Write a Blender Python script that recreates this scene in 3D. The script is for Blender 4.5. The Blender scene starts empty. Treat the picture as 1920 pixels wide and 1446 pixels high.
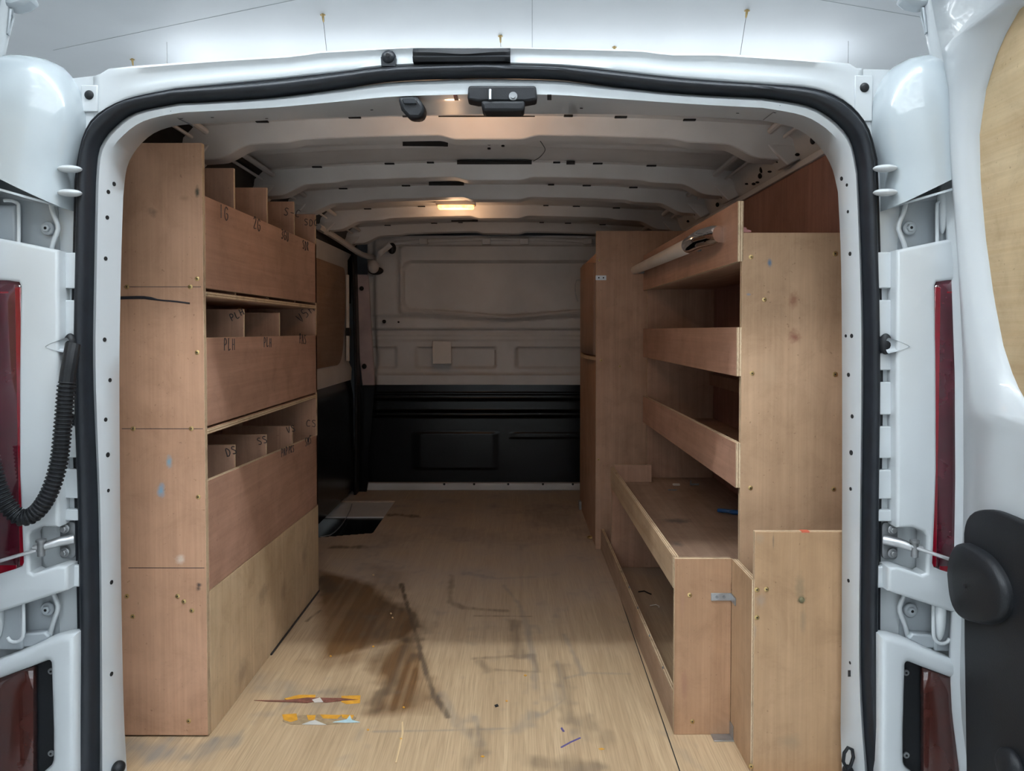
import bpy, bmesh, math, random
import numpy as np
from mathutils import Vector, Matrix
from mathutils.bvhtree import BVHTree

S = bpy.context.scene
COL = S.collection
R = math.radians
rnd = random.Random(7)

# ------------------------------------------------------------------ camera
F = 1400.0                                   # focal length in pixels of the 1920 wide frame
PITCH = math.atan(37 / F); YAW = 5 / F
CAM = Vector((0.067, -1.443, 0.856))
cd = bpy.data.cameras.new('camera'); cam = bpy.data.objects.new('camera', cd); COL.objects.link(cam)
cam.location = CAM; cam.rotation_euler = (R(90) - PITCH, 0, YAW)
cd.sensor_width = 36; cd.lens = 36 * F / 1920; cd.shift_y = -66 / 1920; cd.clip_start = 0.02
S.camera = cam
# ------------------------------------------------------------------ world and exposure
w = bpy.data.worlds.new('world'); S.world = w; w.use_nodes = True
w.node_tree.nodes['Background'].inputs[0].default_value = (0.6, 0.7, 0.8, 1)
w.node_tree.nodes['Background'].inputs[1].default_value = 0.05
vs = S.view_settings; vs.view_transform = 'Standard'; vs.look = 'None'; vs.gamma = 1; vs.use_curve_mapping = False
vs.exposure = 0.0
TUBE_POWER = 14.0          # honeycomb tubes behind the van
EDGE_POWER = 138.0           # the brighter edge tube of that lamp, nearest the van
TUBE_POWER_OVER = 11.0      # honeycomb tubes above the van
DOME_POWER = 0.12           # warm bulb in the load bay lamp
HEADER_POWER = 0.15        # warm bulb in the lamp over the doorway

# ------------------------------------------------------------------ helpers
_M = cam.rotation_euler.to_matrix()
def ray(u, v): return _M @ Vector(((u - 960) / F, (657 - v) / F, -1))
def at(u, v, X=None, Y=None, Z=None):
    d = ray(u, v)
    i, val = (0, X) if X is not None else (1, Y) if Y is not None else (2, Z)
    return CAM + d * ((val - CAM[i]) / d[i])

def link(o):
    COL.objects.link(o); return o

def finish(me, smooth=35):
    if smooth:
        me.shade_smooth(); me.set_sharp_from_angle(angle=R(smooth))

def basis(d):
    d = d.normalized()
    a = Vector((0, 0, 1)) if abs(d.z) < .9 else Vector((1, 0, 0))
    x = a.cross(d).normalized(); return x, d.cross(x)

class MB:
    """collects shapes; out() links them as one mesh object"""
    def __init__(s): s.v = []; s.f = []; s.m = []
    def add(s, vs_, fs, m=0):
        b = len(s.v); s.v += [tuple(p) for p in vs_]
        for f in fs: s.f.append([b + i for i in f]); s.m.append(m)
        return s
    def box(s, x0, x1, y0, y1, z0, z1, m=0, mats=None):
        P = [(x, y, z) for z in (z0, z1) for y in (y0, y1) for x in (x0, x1)]
        fs = [(0, 2, 3, 1), (4, 5, 7, 6), (0, 1, 5, 4), (2, 6, 7, 3), (0, 4, 6, 2), (1, 3, 7, 5)]
        if mats is None: return s.add(P, fs, m)
        b = len(s.v); s.v += P
        for f, k in zip(fs, mats): s.f.append([b + i for i in f]); s.m.append(k)
        return s
    def obox(s, c, ax, ay, az, m=0):
        c, ax, ay, az = map(Vector, (c, ax, ay, az))
        P = [c + ax * i + ay * j + az * k for k in (-1, 1) for j in (-1, 1) for i in (-1, 1)]
        return s.add(P, [(0, 2, 3, 1), (4, 5, 7, 6), (0, 1, 5, 4), (2, 6, 7, 3), (0, 4, 6, 2), (1, 3, 7, 5)], m)
    def prism(s, poly, d, m=0):
        n = len(poly); d = Vector(d); A = [Vector(p) for p in poly]; B = [p + d for p in A]
        return s.add(A + B, [list(range(n - 1, -1, -1)), list(range(n, 2 * n))] + [(i, (i + 1) % n, n + (i + 1) % n, n + i) for i in range(n)], m)
    def tube(s, pts, r, n=10, m=0, caps=True, closed=False):
        pts = [Vector(p) for p in pts]; N = len(pts); rs = r if isinstance(r, (list, tuple)) else [r] * N
        V = []; px = None
        for i, p in enumerate(pts):
            if closed: d = pts[(i + 1) % N] - pts[i - 1]
            else: d = pts[min(i + 1, N - 1)] - pts[max(i - 1, 0)]
            d.normalize()
            if px is None: px, _ = basis(d)
            px = (px - d * px.dot(d)).normalized(); py = d.cross(px)
            for k in range(n):
                a = 2 * math.pi * k / n; V.append(p + (px * math.cos(a) + py * math.sin(a)) * rs[i])
        fs = []
        for i in range(N if closed else N - 1):
            j = (i + 1) % N
            for k in range(n): fs.append((i * n + k, i * n + (k + 1) % n, j * n + (k + 1) % n, j * n + k))
        if caps and not closed: fs += [list(range(n - 1, -1, -1)), list(range((N - 1) * n, N * n))]
        return s.add(V, fs, m)
    def cyl(s, p, d, r, n=20, m=0, r2=None):
        p = Vector(p); d = Vector(d); return s.tube([p, p + d], [r, r if r2 is None else r2], n, m)
    def ell(s, c, rx, ry, rz, m=0, nu=20, nv=12, M=None):
        V = []; c = Vector(c)
        for j in range(nv + 1):
            t = math.pi * j / nv
            for i in range(nu):
                a = 2 * math.pi * i / nu
                q = Vector((rx * math.sin(t) * math.cos(a), ry * math.sin(t) * math.sin(a), rz * math.cos(t)))
                V.append(c + (M @ q if M else q))
        return s.add(V, [(j * nu + i, j * nu + (i + 1) % nu, (j + 1) * nu + (i + 1) % nu, (j + 1) * nu + i) for j in range(nv) for i in range(nu)], m)
    def grid(s, rows, m=0, closed=False):
        n = len(rows[0]); V = [p for r in rows for p in r]
        k = n if closed else n - 1
        return s.add(V, [(j * n + i, j * n + (i + 1) % n, (j + 1) * n + (i + 1) % n, (j + 1) * n + i) for j in range(len(rows) - 1) for i in range(k)], m)
    def out(s, name, mats, parent=None, bevel=0, smooth=35, solid=0):
        me = bpy.data.meshes.new(name); me.from_pydata(s.v, [], s.f)
        mats = mats if isinstance(mats, (list, tuple)) else [mats]
        for k in mats: me.materials.append(k)
        me.polygons.foreach_set('material_index', s.m); me.update()
        return put(name, me, parent, bevel, smooth, solid)

def put(name, me, parent=None, bevel=0, smooth=35, solid=0):
    finish(me, smooth)
    o = link(bpy.data.objects.new(name, me))
    if parent is not None: adopt(o, parent)
    if solid:
        k = o.modifiers.new('t', 'SOLIDIFY'); k.thickness = solid; k.offset = 0
    if bevel:
        k = o.modifiers.new('b', 'BEVEL'); k.width = bevel; k.segments = 2; k.limit_method = 'ANGLE'
        me.shade_smooth(); me.set_sharp_from_angle(angle=R(70))
    return o

BASE = {}
def adopt(o, parent):
    o.parent = parent
    o.matrix_parent_inverse = Matrix.Translation(-BASE.get(parent.name, Vector((0, 0, 0))))
def thing(name, label, cat, loc, group=None):
    o = link(bpy.data.objects.new(name, None)); o.location = loc; o.empty_display_size = .05
    BASE[o.name] = Vector(loc)
    o['label'] = label; o['category'] = cat
    if group: o['group'] = group
    return o
def tag(o, label=None, cat=None, group=None, kind=None):
    if label: o['label'] = label
    if cat: o['category'] = cat
    if group: o['group'] = group
    if kind: o['kind'] = kind
    return o

def plate(name, outlines, fn, depth, bevel, mat_, parent=None, res=3):
    """a flat plate with rounded edges and holes; outlines are closed 2D loops, fn maps (x, y, z) to the world, depth is its thickness"""
    cu = bpy.data.curves.new(name, 'CURVE'); cu.dimensions = '2D'; cu.fill_mode = 'BOTH'
    for L in outlines:
        sp = cu.splines.new('POLY'); sp.points.add(len(L) - 1); sp.use_cyclic_u = True
        for i, p in enumerate(L): sp.points[i].co = (p[0], p[1], 0, 1)
    cu.extrude = max(depth / 2 - bevel, 0.0002); cu.bevel_depth = bevel; cu.bevel_resolution = res; cu.offset = -bevel
    t = bpy.data.objects.new('t', cu)
    me = bpy.data.meshes.new_from_object(t); me.name = name
    bpy.data.objects.remove(t)
    co = np.zeros(len(me.vertices) * 3); me.vertices.foreach_get('co', co); co = co.reshape(-1, 3)
    for i, c in enumerate(co): me.vertices[i].co = fn(*c)
    bm = bmesh.new(); bm.from_mesh(me); bmesh.ops.remove_doubles(bm, verts=bm.verts, dist=1e-5)
    bmesh.ops.recalc_face_normals(bm, faces=bm.faces); bm.to_mesh(me); bm.free()
    me.materials.clear(); me.materials.append(mat_); me.update()
    return put(name, me, parent, 0, 40)

def rounded(poly, r, n=5):
    out = []; N = len(poly)
    for i in range(N):
        p = Vector(poly[i]).to_2d(); a = Vector(poly[i - 1]).to_2d(); b = Vector(poly[(i + 1) % N]).to_2d()
        rr = r[i] if isinstance(r, (list, tuple)) else r
        if rr <= 0: out.append(tuple(p)); continue
        da = (a - p); db = (b - p); q = min(rr, da.length * .49, db.length * .49)
        A = p + da.normalized() * q; B = p + db.normalized() * q
        for k in range(n + 1):
            t = k / n; out.append(tuple(A * (1 - t) ** 2 + p * 2 * t * (1 - t) + B * t * t))
    return out

def resample(pts, n):
    """n points along a smooth curve through pts"""
    P = [Vector(p) for p in pts]; D = []
    for i in range(len(P) - 1):
        p0 = P[max(i - 1, 0)]; p1 = P[i]; p2 = P[i + 1]; p3 = P[min(i + 2, len(P) - 1)]
        for k in range(12):
            t = k / 12
            D.append(.5 * ((2 * p1) + (p2 - p0) * t + (2 * p0 - 5 * p1 + 4 * p2 - p3) * t * t + (3 * p1 - p0 - 3 * p2 + p3) * t ** 3))
    D.append(P[-1]); L = [0]
    for i in range(1, len(D)): L.append(L[-1] + (D[i] - D[i - 1]).length)
    out = []; j = 0
    for k in range(n):
        d = L[-1] * k / (n - 1)
        while j < len(L) - 2 and L[j + 1] < d: j += 1
        t = (d - L[j]) / max(L[j + 1] - L[j], 1e-9); out.append(D[j].lerp(D[j + 1], min(max(t, 0), 1)))
    return out

# ------------------------------------------------------------------ materials
class NT:
    def __init__(s, name):
        s.mat = bpy.data.materials.new(name); s.mat.use_nodes = True; s.t = s.mat.node_tree
        s.b = s.t.nodes['Principled BSDF']; s.co = s.t.nodes.new('ShaderNodeTexCoord').outputs['Object']
    def n(s, k, **kw):
        a = s.t.nodes.new('ShaderNode' + k)
        for q, v in kw.items(): setattr(a, q, v)
        return a
    def l(s, a, b): s.t.links.new(a, b)
    def set(s, k, v): s.b.inputs[k].default_value = v
    def mapping(s, scale, rot=(0, 0, 0)):
        m = s.n('Mapping'); m.inputs['Scale'].default_value = scale; m.inputs['Rotation'].default_value = rot
        s.l(s.co, m.inputs[0]); return m.outputs[0]
    def noise(s, vec, scale, detail=4, rough=.55, dist=0):
        k = s.n('TexNoise'); k.inputs['Scale'].default_value = scale; k.inputs['Detail'].default_value = detail
        k.inputs['Roughness'].default_value = rough; k.inputs['Distortion'].default_value = dist
        s.l(vec, k.inputs['Vector']); return k.outputs['Fac']
    def ramp(s, fac, stops):
        r = s.n('ValToRGB'); e = r.color_ramp.elements
        while len(e) < len(stops): e.new(.5)
        for q, (p, c) in zip(e, stops): q.position = p; q.color = c if len(c) == 4 else (*c, 1)
        s.l(fac, r.inputs[0]); return r.outputs[0]
    def mix(s, fac, a, b, mode='MIX'):
        m = s.n('Mix', data_type='RGBA', blend_type=mode)
        for inp, v in ((m.inputs[0], fac), (m.inputs[6], a), (m.inputs[7], b)):
            if hasattr(v, 'links'): s.l(v, inp)
            else: inp.default_value = v if not isinstance(v, tuple) or len(v) == 4 else (*v, 1)
        return m.outputs[2]
    def math(s, op, a, b=None):
        m = s.n('Math', operation=op)
        for i, v in enumerate((a, b)):
            if v is None: continue
            if hasattr(v, 'links'): s.l(v, m.inputs[i])
            else: m.inputs[i].default_value = v
        return m.outputs[0]
    def bump(s, h, strength, dist=.001):
        b = s.n('Bump'); b.inputs['Strength'].default_value = strength; b.inputs['Distance'].default_value = dist
        s.l(h, b.inputs['Height']); s.l(b.outputs[0], s.b.inputs['Normal'])

def plain(name, c, rough=.5, metal=0, coat=0, var=.12, scale=9, spec=.5, bump=0, bscale=300):
    N = NT(name); f = N.noise(N.co, scale, 5)
    col = N.ramp(f, [(.3, tuple(x * (1 - var) for x in c)), (.7, tuple(min(1, x * (1 + var)) for x in c))])
    N.l(col, N.b.inputs['Base Color']); N.set('Roughness', rough); N.set('Metallic', metal); N.set('Coat Weight', coat); N.set('Coat Roughness', .04)
    N.set('Specular IOR Level', spec)
    if bump: N.bump(N.noise(N.co, bscale, 2), bump)
    return N.mat

def ply(name, base, dark, grain=2, spots=(), fine=.5, rough=.62):
    """veneered plywood: grain = axis the figure runs along"""
    N = NT(name)
    sc = [26, 26, 26]; sc[grain] = 1.3
    sf = [210, 210, 210]; sf[grain] = 4
    f1 = N.noise(N.mapping(sc), 1, 6, .6, 1.4)
    f2 = N.noise(N.mapping(sf), 1, 2, .5, .3)
    f3 = N.noise(N.co, 3.2, 3)
    col = N.ramp(f1, [(.32, dark), (.68, base)])
    col = N.mix(N.math('MULTIPLY', f2, fine), col, tuple(x * .62 for x in dark), 'MIX')
    big = N.ramp(f3, [(.35, (.86, .84, .82)), (.7, (1.08, 1.08, 1.1))])
    col = N.mix(1.0, col, big, 'MULTIPLY')
    mott = N.ramp(N.noise(N.co, 13, 8, .72, .6), [(.3, (.84, .82, .80)), (.5, (.99, .99, .99)), (.72, (1.08, 1.08, 1.07))])
    col = N.mix(1.0, col, mott, 'MULTIPLY')
    speck = N.ramp(N.noise(N.co, 120, 2, .5), [(.70, (1, 1, 1)), (.76, (.72, .70, .68))])
    col = N.mix(1.0, col, speck, 'MULTIPLY')
    nz = N.noise(N.co, 45, 4, .7)
    for (c, r, sc_, k) in spots:
        v = N.n('VectorMath', operation='SUBTRACT'); N.l(N.co, v.inputs[0]); v.inputs[1].default_value = c
        d = N.n('VectorMath', operation='DIVIDE'); N.l(v.outputs[0], d.inputs[0]); d.inputs[1].default_value = r
        L = N.n('VectorMath', operation='LENGTH'); N.l(d.outputs[0], L.inputs[0])
        q = N.math('ADD', L.outputs['Value'], N.math('MULTIPLY', nz, 1.6))
        m = N.ramp(q, [(.8, (k, k, k)), (1.0 if False else .999, (0, 0, 0))]) if False else None
        mr = N.n('MapRange'); N.l(q, mr.inputs['Value']); mr.inputs['From Min'].default_value = 1.0; mr.inputs['From Max'].default_value = 1.8
        mr.inputs['To Min'].default_value = k; mr.inputs['To Max'].default_value = 0
        col = N.mix(mr.outputs[0], col, sc_)
    N.l(col, N.b.inputs['Base Color']); N.set('Roughness', rough); N.set('Specular IOR Level', .3)
    N.bump(f2, .12, .0006)
    return N.mat

def edge_mat(axis):
    N = NT('ply_edge'); sc = [0, 0, 0]; sc[axis] = 1
    wv = N.n('TexWave', wave_type='BANDS', bands_direction='XYZ'[axis]); wv.inputs['Scale'].default_value = 62
    wv.inputs['Distortion'].default_value = 1.2; wv.inputs['Detail'].default_value = 2; wv.inputs['Detail Scale'].default_value = 3
    N.l(N.co, wv.inputs['Vector'])
    col = N.ramp(wv.outputs['Fac'], [(.3, (.30, .19, .11)), (.6, (.60, .46, .30))])
    dirt = N.noise(N.co, 25, 4); col = N.mix(N.ramp(dirt, [(.52, (0, 0, 0)), (.72, (.5, .5, .5))]), col, (.13, .09, .06))
    N.l(col, N.b.inputs['Base Color']); N.set('Roughness', .75); return N.mat
EDGE = [edge_mat(i) for i in range(3)]

RED_B, RED_D = (.50, .300, .205), (.39, .225, .150)
YEL_B, YEL_D = (.60, .45, .29), (.48, .335, .20)
PLY_V = ply('hardwood_ply_upright', RED_B, RED_D, 2)
PLY_Y = ply('hardwood_ply_lengthwise', RED_B, RED_D, 1)
PLY_X = ply('hardwood_ply_crosswise', RED_B, RED_D, 0)
PLY_DARK = ply('brown_lining_ply', (.42, .22, .165), (.31, .155, .12), 2)
PAINT = plain('white_van_paint', (.49, .525, .545), .32, 0, .35, .03, 4)
PAINT_CAP = plain('glossy_white_cap_paint', (.40, .45, .475), .2, 0, 1, .03, 4)
PAINT_IN = plain('white_inner_paint', (.52, .50, .485), .48, 0, 0, .10, 5)
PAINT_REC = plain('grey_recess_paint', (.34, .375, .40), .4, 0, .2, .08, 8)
RUBBER = plain('black_rubber', (.010, .0125, .017), .42, var=.2, spec=.35, scale=30, bump=.1)
BLACK = plain('black_plastic', (.009, .0105, .013), .48, var=.2, spec=.3, bump=.35, bscale=900)
GLOSSB = plain('black_gloss_panel', (.003, .0045, .006), .26, var=.2, spec=.26)
HOLE = plain('hole_black', (.004, .004, .005), .9)
STEEL = plain('zinc_steel', (.42, .43, .44), .38, .85, var=.15, scale=40)
DULL = plain('dull_steel', (.23, .24, .25), .5, .6, var=.2, scale=40)
CHROME = plain('chrome', (.86, .86, .87), .06, 1, var=.02)
BRASS = plain('brass_screw', (.50, .36, .16), .4, .9, var=.2, scale=80)
INK = plain('marker_ink', (.012, .012, .018), .6)
WHITE_TUBE = plain('white_plastic_tube', (.62, .57, .52), .45, var=.06)
RED_LENS = plain('dark_red_lens', (.050, .006, .012), .12, coat=.8, var=.35, scale=14)
RED_BRIGHT = plain('red_lens_strip', (.17, .003, .011), .12, coat=.8, var=.15)
BROWN_LENS = plain('brown_red_lens', (.050, .015, .012), .08, coat=.7, var=.25, scale=8)
PINK = plain('pinkish_primer', (.42, .33, .33), .5, var=.15)

def axis_of(dx, dy, dz): return min(range(3), key=lambda i: (dx, dy, dz)[i])
def board(name, x0, x1, y0, y1, z0, z1, parent, mat_=None, grain=None, edge=True):
    d = (x1 - x0, y1 - y0, z1 - z0); a = axis_of(*d)
    if mat_ is None: mat_ = {0: PLY_X, 1: PLY_Y, 2: PLY_V}[2 if grain is None else grain]
    m = [1] * 6
    for i, ax in ((0, 2), (1, 2), (2, 1), (3, 1), (4, 0), (5, 0)):
        if ax == a: m[i] = 0
    b = MB().box(x0, x1, y0, y1, z0, z1, mats=m)
    return b.out(name, [mat_, EDGE[a]], parent, bevel=.0012)

def screw(p, nrm, parent, mat_=None, r=.0048, name='screw'):
    p = Vector(p); nrm = Vector(nrm).normalized(); b = MB()
    b.tube([p - nrm * .001, p + nrm * .0008, p + nrm * .0014], [r, r, r * .8], 14)
    b.tube([p + nrm * .0012, p + nrm * .0018], [r * .35, r * .3], 6, m=1)
    return b.out(name, [mat_ or BRASS, HOLE], parent)

# stroke letters, drawn by hand, in a 1 x 1 box
GL = {'1': [[(.4, 0), (.45, 1)]], 'I': [[(.45, 0), (.5, 1)]], 'G': [[(.9, .85), (.5, 1), (.15, .7), (.15, .25), (.5, 0), (.85, .2), (.85, .5), (.5, .5)]],
      '2': [[(.15, .75), (.45, 1), (.8, .75), (.5, .4), (.1, 0), (.85, .05)]], '3': [[(.2, .9), (.6, 1), (.8, .75), (.4, .52), (.8, .3), (.5, 0), (.15, .1)]],
      'P': [[(.2, 0), (.25, 1), (.7, .95), (.8, .7), (.6, .5), (.22, .5)]], 'L': [[(.25, 1), (.2, 0), (.75, .05)]],
      'H': [[(.2, 0), (.25, 1)], [(.2, .5), (.8, .5)], [(.8, 0), (.8, 1)]], 'D': [[(.2, 0), (.25, 1), (.7, .8), (.8, .4), (.5, 0), (.1, .02)]],
      'S': [[(.8, .9), (.4, 1), (.2, .75), (.75, .35), (.6, .02), (.15, .1)]], 'V': [[(.15, 1), (.45, 0), (.8, 1)]], 'C': [[(.8, .85), (.45, 1), (.15, .6), (.25, .1), (.75, .1)]],
      'A': [[(.1, 0), (.45, 1), (.8, 0)], [(.25, .4), (.7, .4)]], 'R': [[(.2, 0), (.25, 1), (.75, .8), (.3, .5), (.8, 0)]], 'K': [[(.2, 0), (.2, 1)], [(.8, 1), (.2, .5), (.8, 0)]],
      'T': [[(.1, 1), (.9, 1)], [(.5, 1), (.45, 0)]], 'Z': [[(.15, 1), (.8, .95), (.15, 0), (.85, .05)]], '5': [[(.8, 1), (.3, 1), (.25, .6), (.7, .5), (.7, .1), (.2, 0)]],
      'M': [[(.1, 0), (.2, 1), (.45, .4), (.7, 1), (.85, 0)]], 'U': [[(.2, 1), (.2, .2), (.5, 0), (.8, .25), (.8, 1)]], '-': [[(.2, .5), (.8, .5)]], ' ': []}
def write(text, o, ex, ey, h, parent, wgt=.0022, adv=1.0, nrm=None):
    """o = lower left, ex / ey = unit vectors of the writing direction and up"""
    b = MB(); ex, ey, o = Vector(ex), Vector(ey), Vector(o); nz = ex.cross(ey).normalized(); x = 0
    for ch in text:
        jy = rnd.uniform(-.08, .08)
        for st in GL[ch]:
            P = [o + ex * ((x + p[0]) * h * .75) + ey * ((p[1] + jy) * h) + nz * .0004 for p in st]
            P = resample(P, len(P) * 3) if len(P) > 2 else P
            b.tube(P, wgt / 2, 5)
        x += adv / .75 * .8
    return b.out('marker_writing', INK, parent)

# ================================================================== the workshop (setting)
GZ, CZ = -.56, 3.40
WALL = plain('white_wall_paint', (.78, .79, .79), .7, var=.05, scale=2)
CEIL = plain('white_ceiling_paint', (.74, .78, .82), .55, var=.03, scale=1.2)
CONC = plain('grey_resin_floor', (.58, .58, .57), .4, var=.08, scale=3)
def struct(name, mb, m): return tag(mb.out(name, m), kind='structure')
struct('ceiling', MB().box(-6.2, 6.2, -6, 8, CZ, CZ + .1), CEIL)
struct('floor', MB().box(-6.2, 6.2, -6, 8, GZ - .1, GZ), CONC)
struct('wall_left', MB().box(-6.3, -6.2, -6, 8, GZ, CZ), WALL)
struct('wall_right', MB().box(6.2, 6.3, -6, 8, GZ, CZ), WALL)
struct('wall_front', MB().box(-6.2, 6.2, 8, 8.1, GZ, CZ), WALL)
struct('wall_back', MB().box(-6.2, 6.2, -6.1, -6, GZ, CZ), WALL)
seam = plain('ceiling_joint', (.36, .40, .43), .8)
for k, ((u0, v0), (u1, v1)) in enumerate([((998, -30), (998, 110)), ((560, -2), (100, 94)), ((1530, -2), (1900, 62))]):
    a = at(u0, v0, Z=CZ); c = at(u1, v1, Z=CZ); d = (c - a).normalized(); q = d.cross(Vector((0, 0, 1))) * .0022
    b = MB().add([a - q, a + q, c + q, c - q, a - q - Vector((0, 0, .002)), a + q - Vector((0, 0, .002)), c + q - Vector((0, 0, .002)), c - q - Vector((0, 0, .002))],
                 [(0, 1, 2, 3), (7, 6, 5, 4), (0, 4, 5, 1), (1, 5, 6, 2), (2, 6, 7, 3), (3, 7, 4, 0)])
    tag(b.out('trim_%d' % (k + 1), seam), kind='structure')

def emis(name, c, e):
    N = NT(name); N.l(N.ramp(N.noise(N.co, 2), [(0, c), (1, c)]), N.b.inputs['Emission Color']); N.set('Emission Strength', e); N.set('Base Color', (.8, .8, .8, 1)); return N.mat
TUBE = emis('white_lit_tube', (.90, .96, 1.0), TUBE_POWER)
TUBE2 = emis('white_lit_tube_over_van', (.90, .96, 1.0), TUBE_POWER_OVER)
TUBE_E = emis('bright_edge_tube', (.90, .96, 1.0), EDGE_POWER)
def hexgrid(name, label, x0, x1, y0, y1, z, e, r, m, me_=None):
    t = thing(name, label, 'light', ((x0 + x1) / 2, (y0 + y1) / 2, z + r), 'honeycomb lights hanging under the ceiling')
    hw = e * math.sqrt(3) / 2; b = MB(); seen = set()
    y = y0; row = 0
    cx = []
    while y <= y1 + .001:
        x = x0 + (hw if row % 2 else 0)
        while x <= x1 + .001:
            P = [(x + e * math.sin(R(60 * k)), y + e * math.cos(R(60 * k))) for k in range(6)]
            for k in range(6):
                a, c = P[k], P[(k + 1) % 6]
                key = tuple(sorted([(round(a[0], 2), round(a[1], 2)), (round(c[0], 2), round(c[1], 2))]))
                if key in seen or not all(x0 - .001 <= q[0] <= x1 + .001 and y0 - .001 <= q[1] <= y1 + .001 for q in (a, c)): continue
                seen.add(key); A = Vector((*a, z)); C = Vector((*c, z)); d = (C - A) * .06
                b.tube([A + d, C - d], r, 8)
            x += 2 * hw
        y += 1.5 * e; row += 1
    if me_: MB().tube([Vector((x0, y1 + .03, z)), Vector((x1, y1 + .03, z))], r * 1.3, 8).out('edge_tube', me_, t)
    for (a, c) in (((x0, y0), (x1, y0)), ((x1, y0), (x1, y1)), ((x1, y1), (x0, y1)), ((x0, y1), (x0, y0))):
        b.tube([Vector((*a, z)), Vector((*c, z))], r, 8)
    b.out('light_tube', m, t)
    for x in (x0, x1):
        for y_ in (y0, y1): MB().tube([(x, y_, z + r), (x, y_, CZ)], .0015, 6).out('hanging_wire', DULL, t)
    return t
hexgrid('honeycomb_light', 'white honeycomb tube light hanging behind the van, seen in the paint reflections', -3.2, 3.2, -5.1, -1.17, 3.24, .46, .015, TUBE, TUBE_E)
hexgrid('honeycomb_light', 'white honeycomb tube light hanging above the van roof', -3.0, 3.0, 5.2, 7.6, 3.10, .46, .012, TUBE2)

for (u, v, u2, v2, lab) in [(605, 26, 614, 110, 'brass clip with a thin wire hanging from the ceiling, second from left'),
                            (248, 110, 252, 150, 'brass clip with a thin wire hanging from the ceiling, leftmost one'),
                            (938, 66, 940, 110, 'brass clip with a thin wire hanging from the ceiling above the black trim strip'),
                            (1152, 87, 1152, 112, 'short brass clip and wire just above the roof edge, right of the trim strip'),
                            (1401, 18, 1385, 120, 'brass clip with a long slanting wire hanging from the ceiling, rightmost one')]:
    p = at(u, v, Z=CZ); q = at(u2, v2, Y=p.y - .02)
    t = thing('ceiling_hook', lab, 'hook', p, 'wire hooks on the workshop ceiling')
    d = (q - p).normalized()
    MB().tube([p, p + d * .02, p + d * .06, p + d * .07], [.010, .010, .007, .003], 10).obox(p + d * .01, (.020, 0, 0), (0, .007, 0), (0, 0, .004)).out('clip', BRASS, t)
    MB().tube([p + d * .06, p.lerp(q, .6), q], .0022, 6).out('wire', DULL, t)

# ================================================================== the van
van = thing('van', 'white panel van seen from behind with both rear doors open', 'van', (0, 1.2, GZ))
def V(name, mb, m, **k): return mb.out(name, m, van, **k)

# ---- contours of the doorway: seal outer, seal inner, inner lip (each in six runs with matching ends)
SO = [[(133, 1560), (137, 1446), (148, 1240), (143, 960), (136, 700), (139, 500), (143, 340)],
      [(143, 340), (150, 290), (163, 245), (187, 214), (240, 187), (333, 167)],
      [(333, 167), (500, 151), (640, 136), (740, 125), (900, 120)],
      [(900, 120), (1040, 124), (1140, 133), (1280, 148), (1430, 159)],
      [(1430, 159), (1510, 165), (1560, 178), (1600, 205), (1628, 245), (1643, 300)],
      [(1643, 300), (1648, 450), (1653, 700), (1650, 960), (1648, 1200), (1651, 1316), (1660, 1446), (1668, 1560)]]
SI = [[(181, 1560), (183, 1446), (184, 1240), (181, 960), (171, 700), (173, 500), (176, 340)],
      [(176, 340), (180, 290), (190, 262), (213, 235), (253, 208), (333, 191)],
      [(333, 191), (500, 181), (640, 163), (740, 149), (900, 143)],
      [(900, 143), (1040, 146), (1140, 158), (1280, 173), (1430, 181)],
      [(1430, 181), (1507, 193), (1547, 210), (1580, 237), (1600, 267), (1611, 320)],
      [(1611, 320), (1617, 450), (1622, 647), (1619, 960), (1617, 1200), (1620, 1316), (1630, 1446), (1640, 1560)]]
LP = [[(240, 1560), (238, 1446), (234, 1380), (230, 1250), (226, 1000), (224, 700), (227, 500), (231, 370)],
      [(231, 370), (238, 315), (256, 280), (285, 252), (320, 238), (355, 233)],
      [(355, 233), (500, 226), (700, 218), (900, 214)],
      [(900, 214), (1200, 215), (1430, 226)],
      [(1430, 226), (1490, 240), (1530, 268), (1558, 310), (1571, 360)],
      [(1571, 360), (1577, 500), (1579, 800), (1578, 1200), (1576, 1370), (1579, 1446), (1583, 1560)]]
NS = (26, 16, 20, 20, 16, 26)
def contour(C, yf):
    out = []
    for i, (seg, n) in enumerate(zip(C, NS)):
        P = resample([(p[0], p[1], 0) for p in seg], n)
        for k, p in enumerate(P[(1 if i else 0):]):
            t = (k + (1 if i else 0)) / (n - 1)
            out.append(at(p[0], p[1], Y=yf(i, t)))
    return out
def pxc(C):
    out = []
    for i, (seg, n) in enumerate(zip(C, NS)): out += resample([(p[0], p[1], 0) for p in seg], n)[(1 if i else 0):]
    return out
def flat(y): return lambda i, t: y
def sm(t): t = min(max(t, 0), 1); return t * t * (3 - 2 * t)
def lipY(i, t):
    a, b_ = -.035, .105
    return {0: a, 5: a, 2: b_, 3: b_}.get(i, a + (b_ - a) * (sm(t) if i == 1 else sm(1 - t)))
cSO = contour(SO, flat(-.085)); cSI = contour(SI, flat(-.085)); cLP = contour(LP, lipY)
cJ = []
for i, (a, c) in enumerate(zip(cSI, cLP)):
    p = a.lerp(c, .36); p.y = -.082; cJ.append(p)
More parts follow.
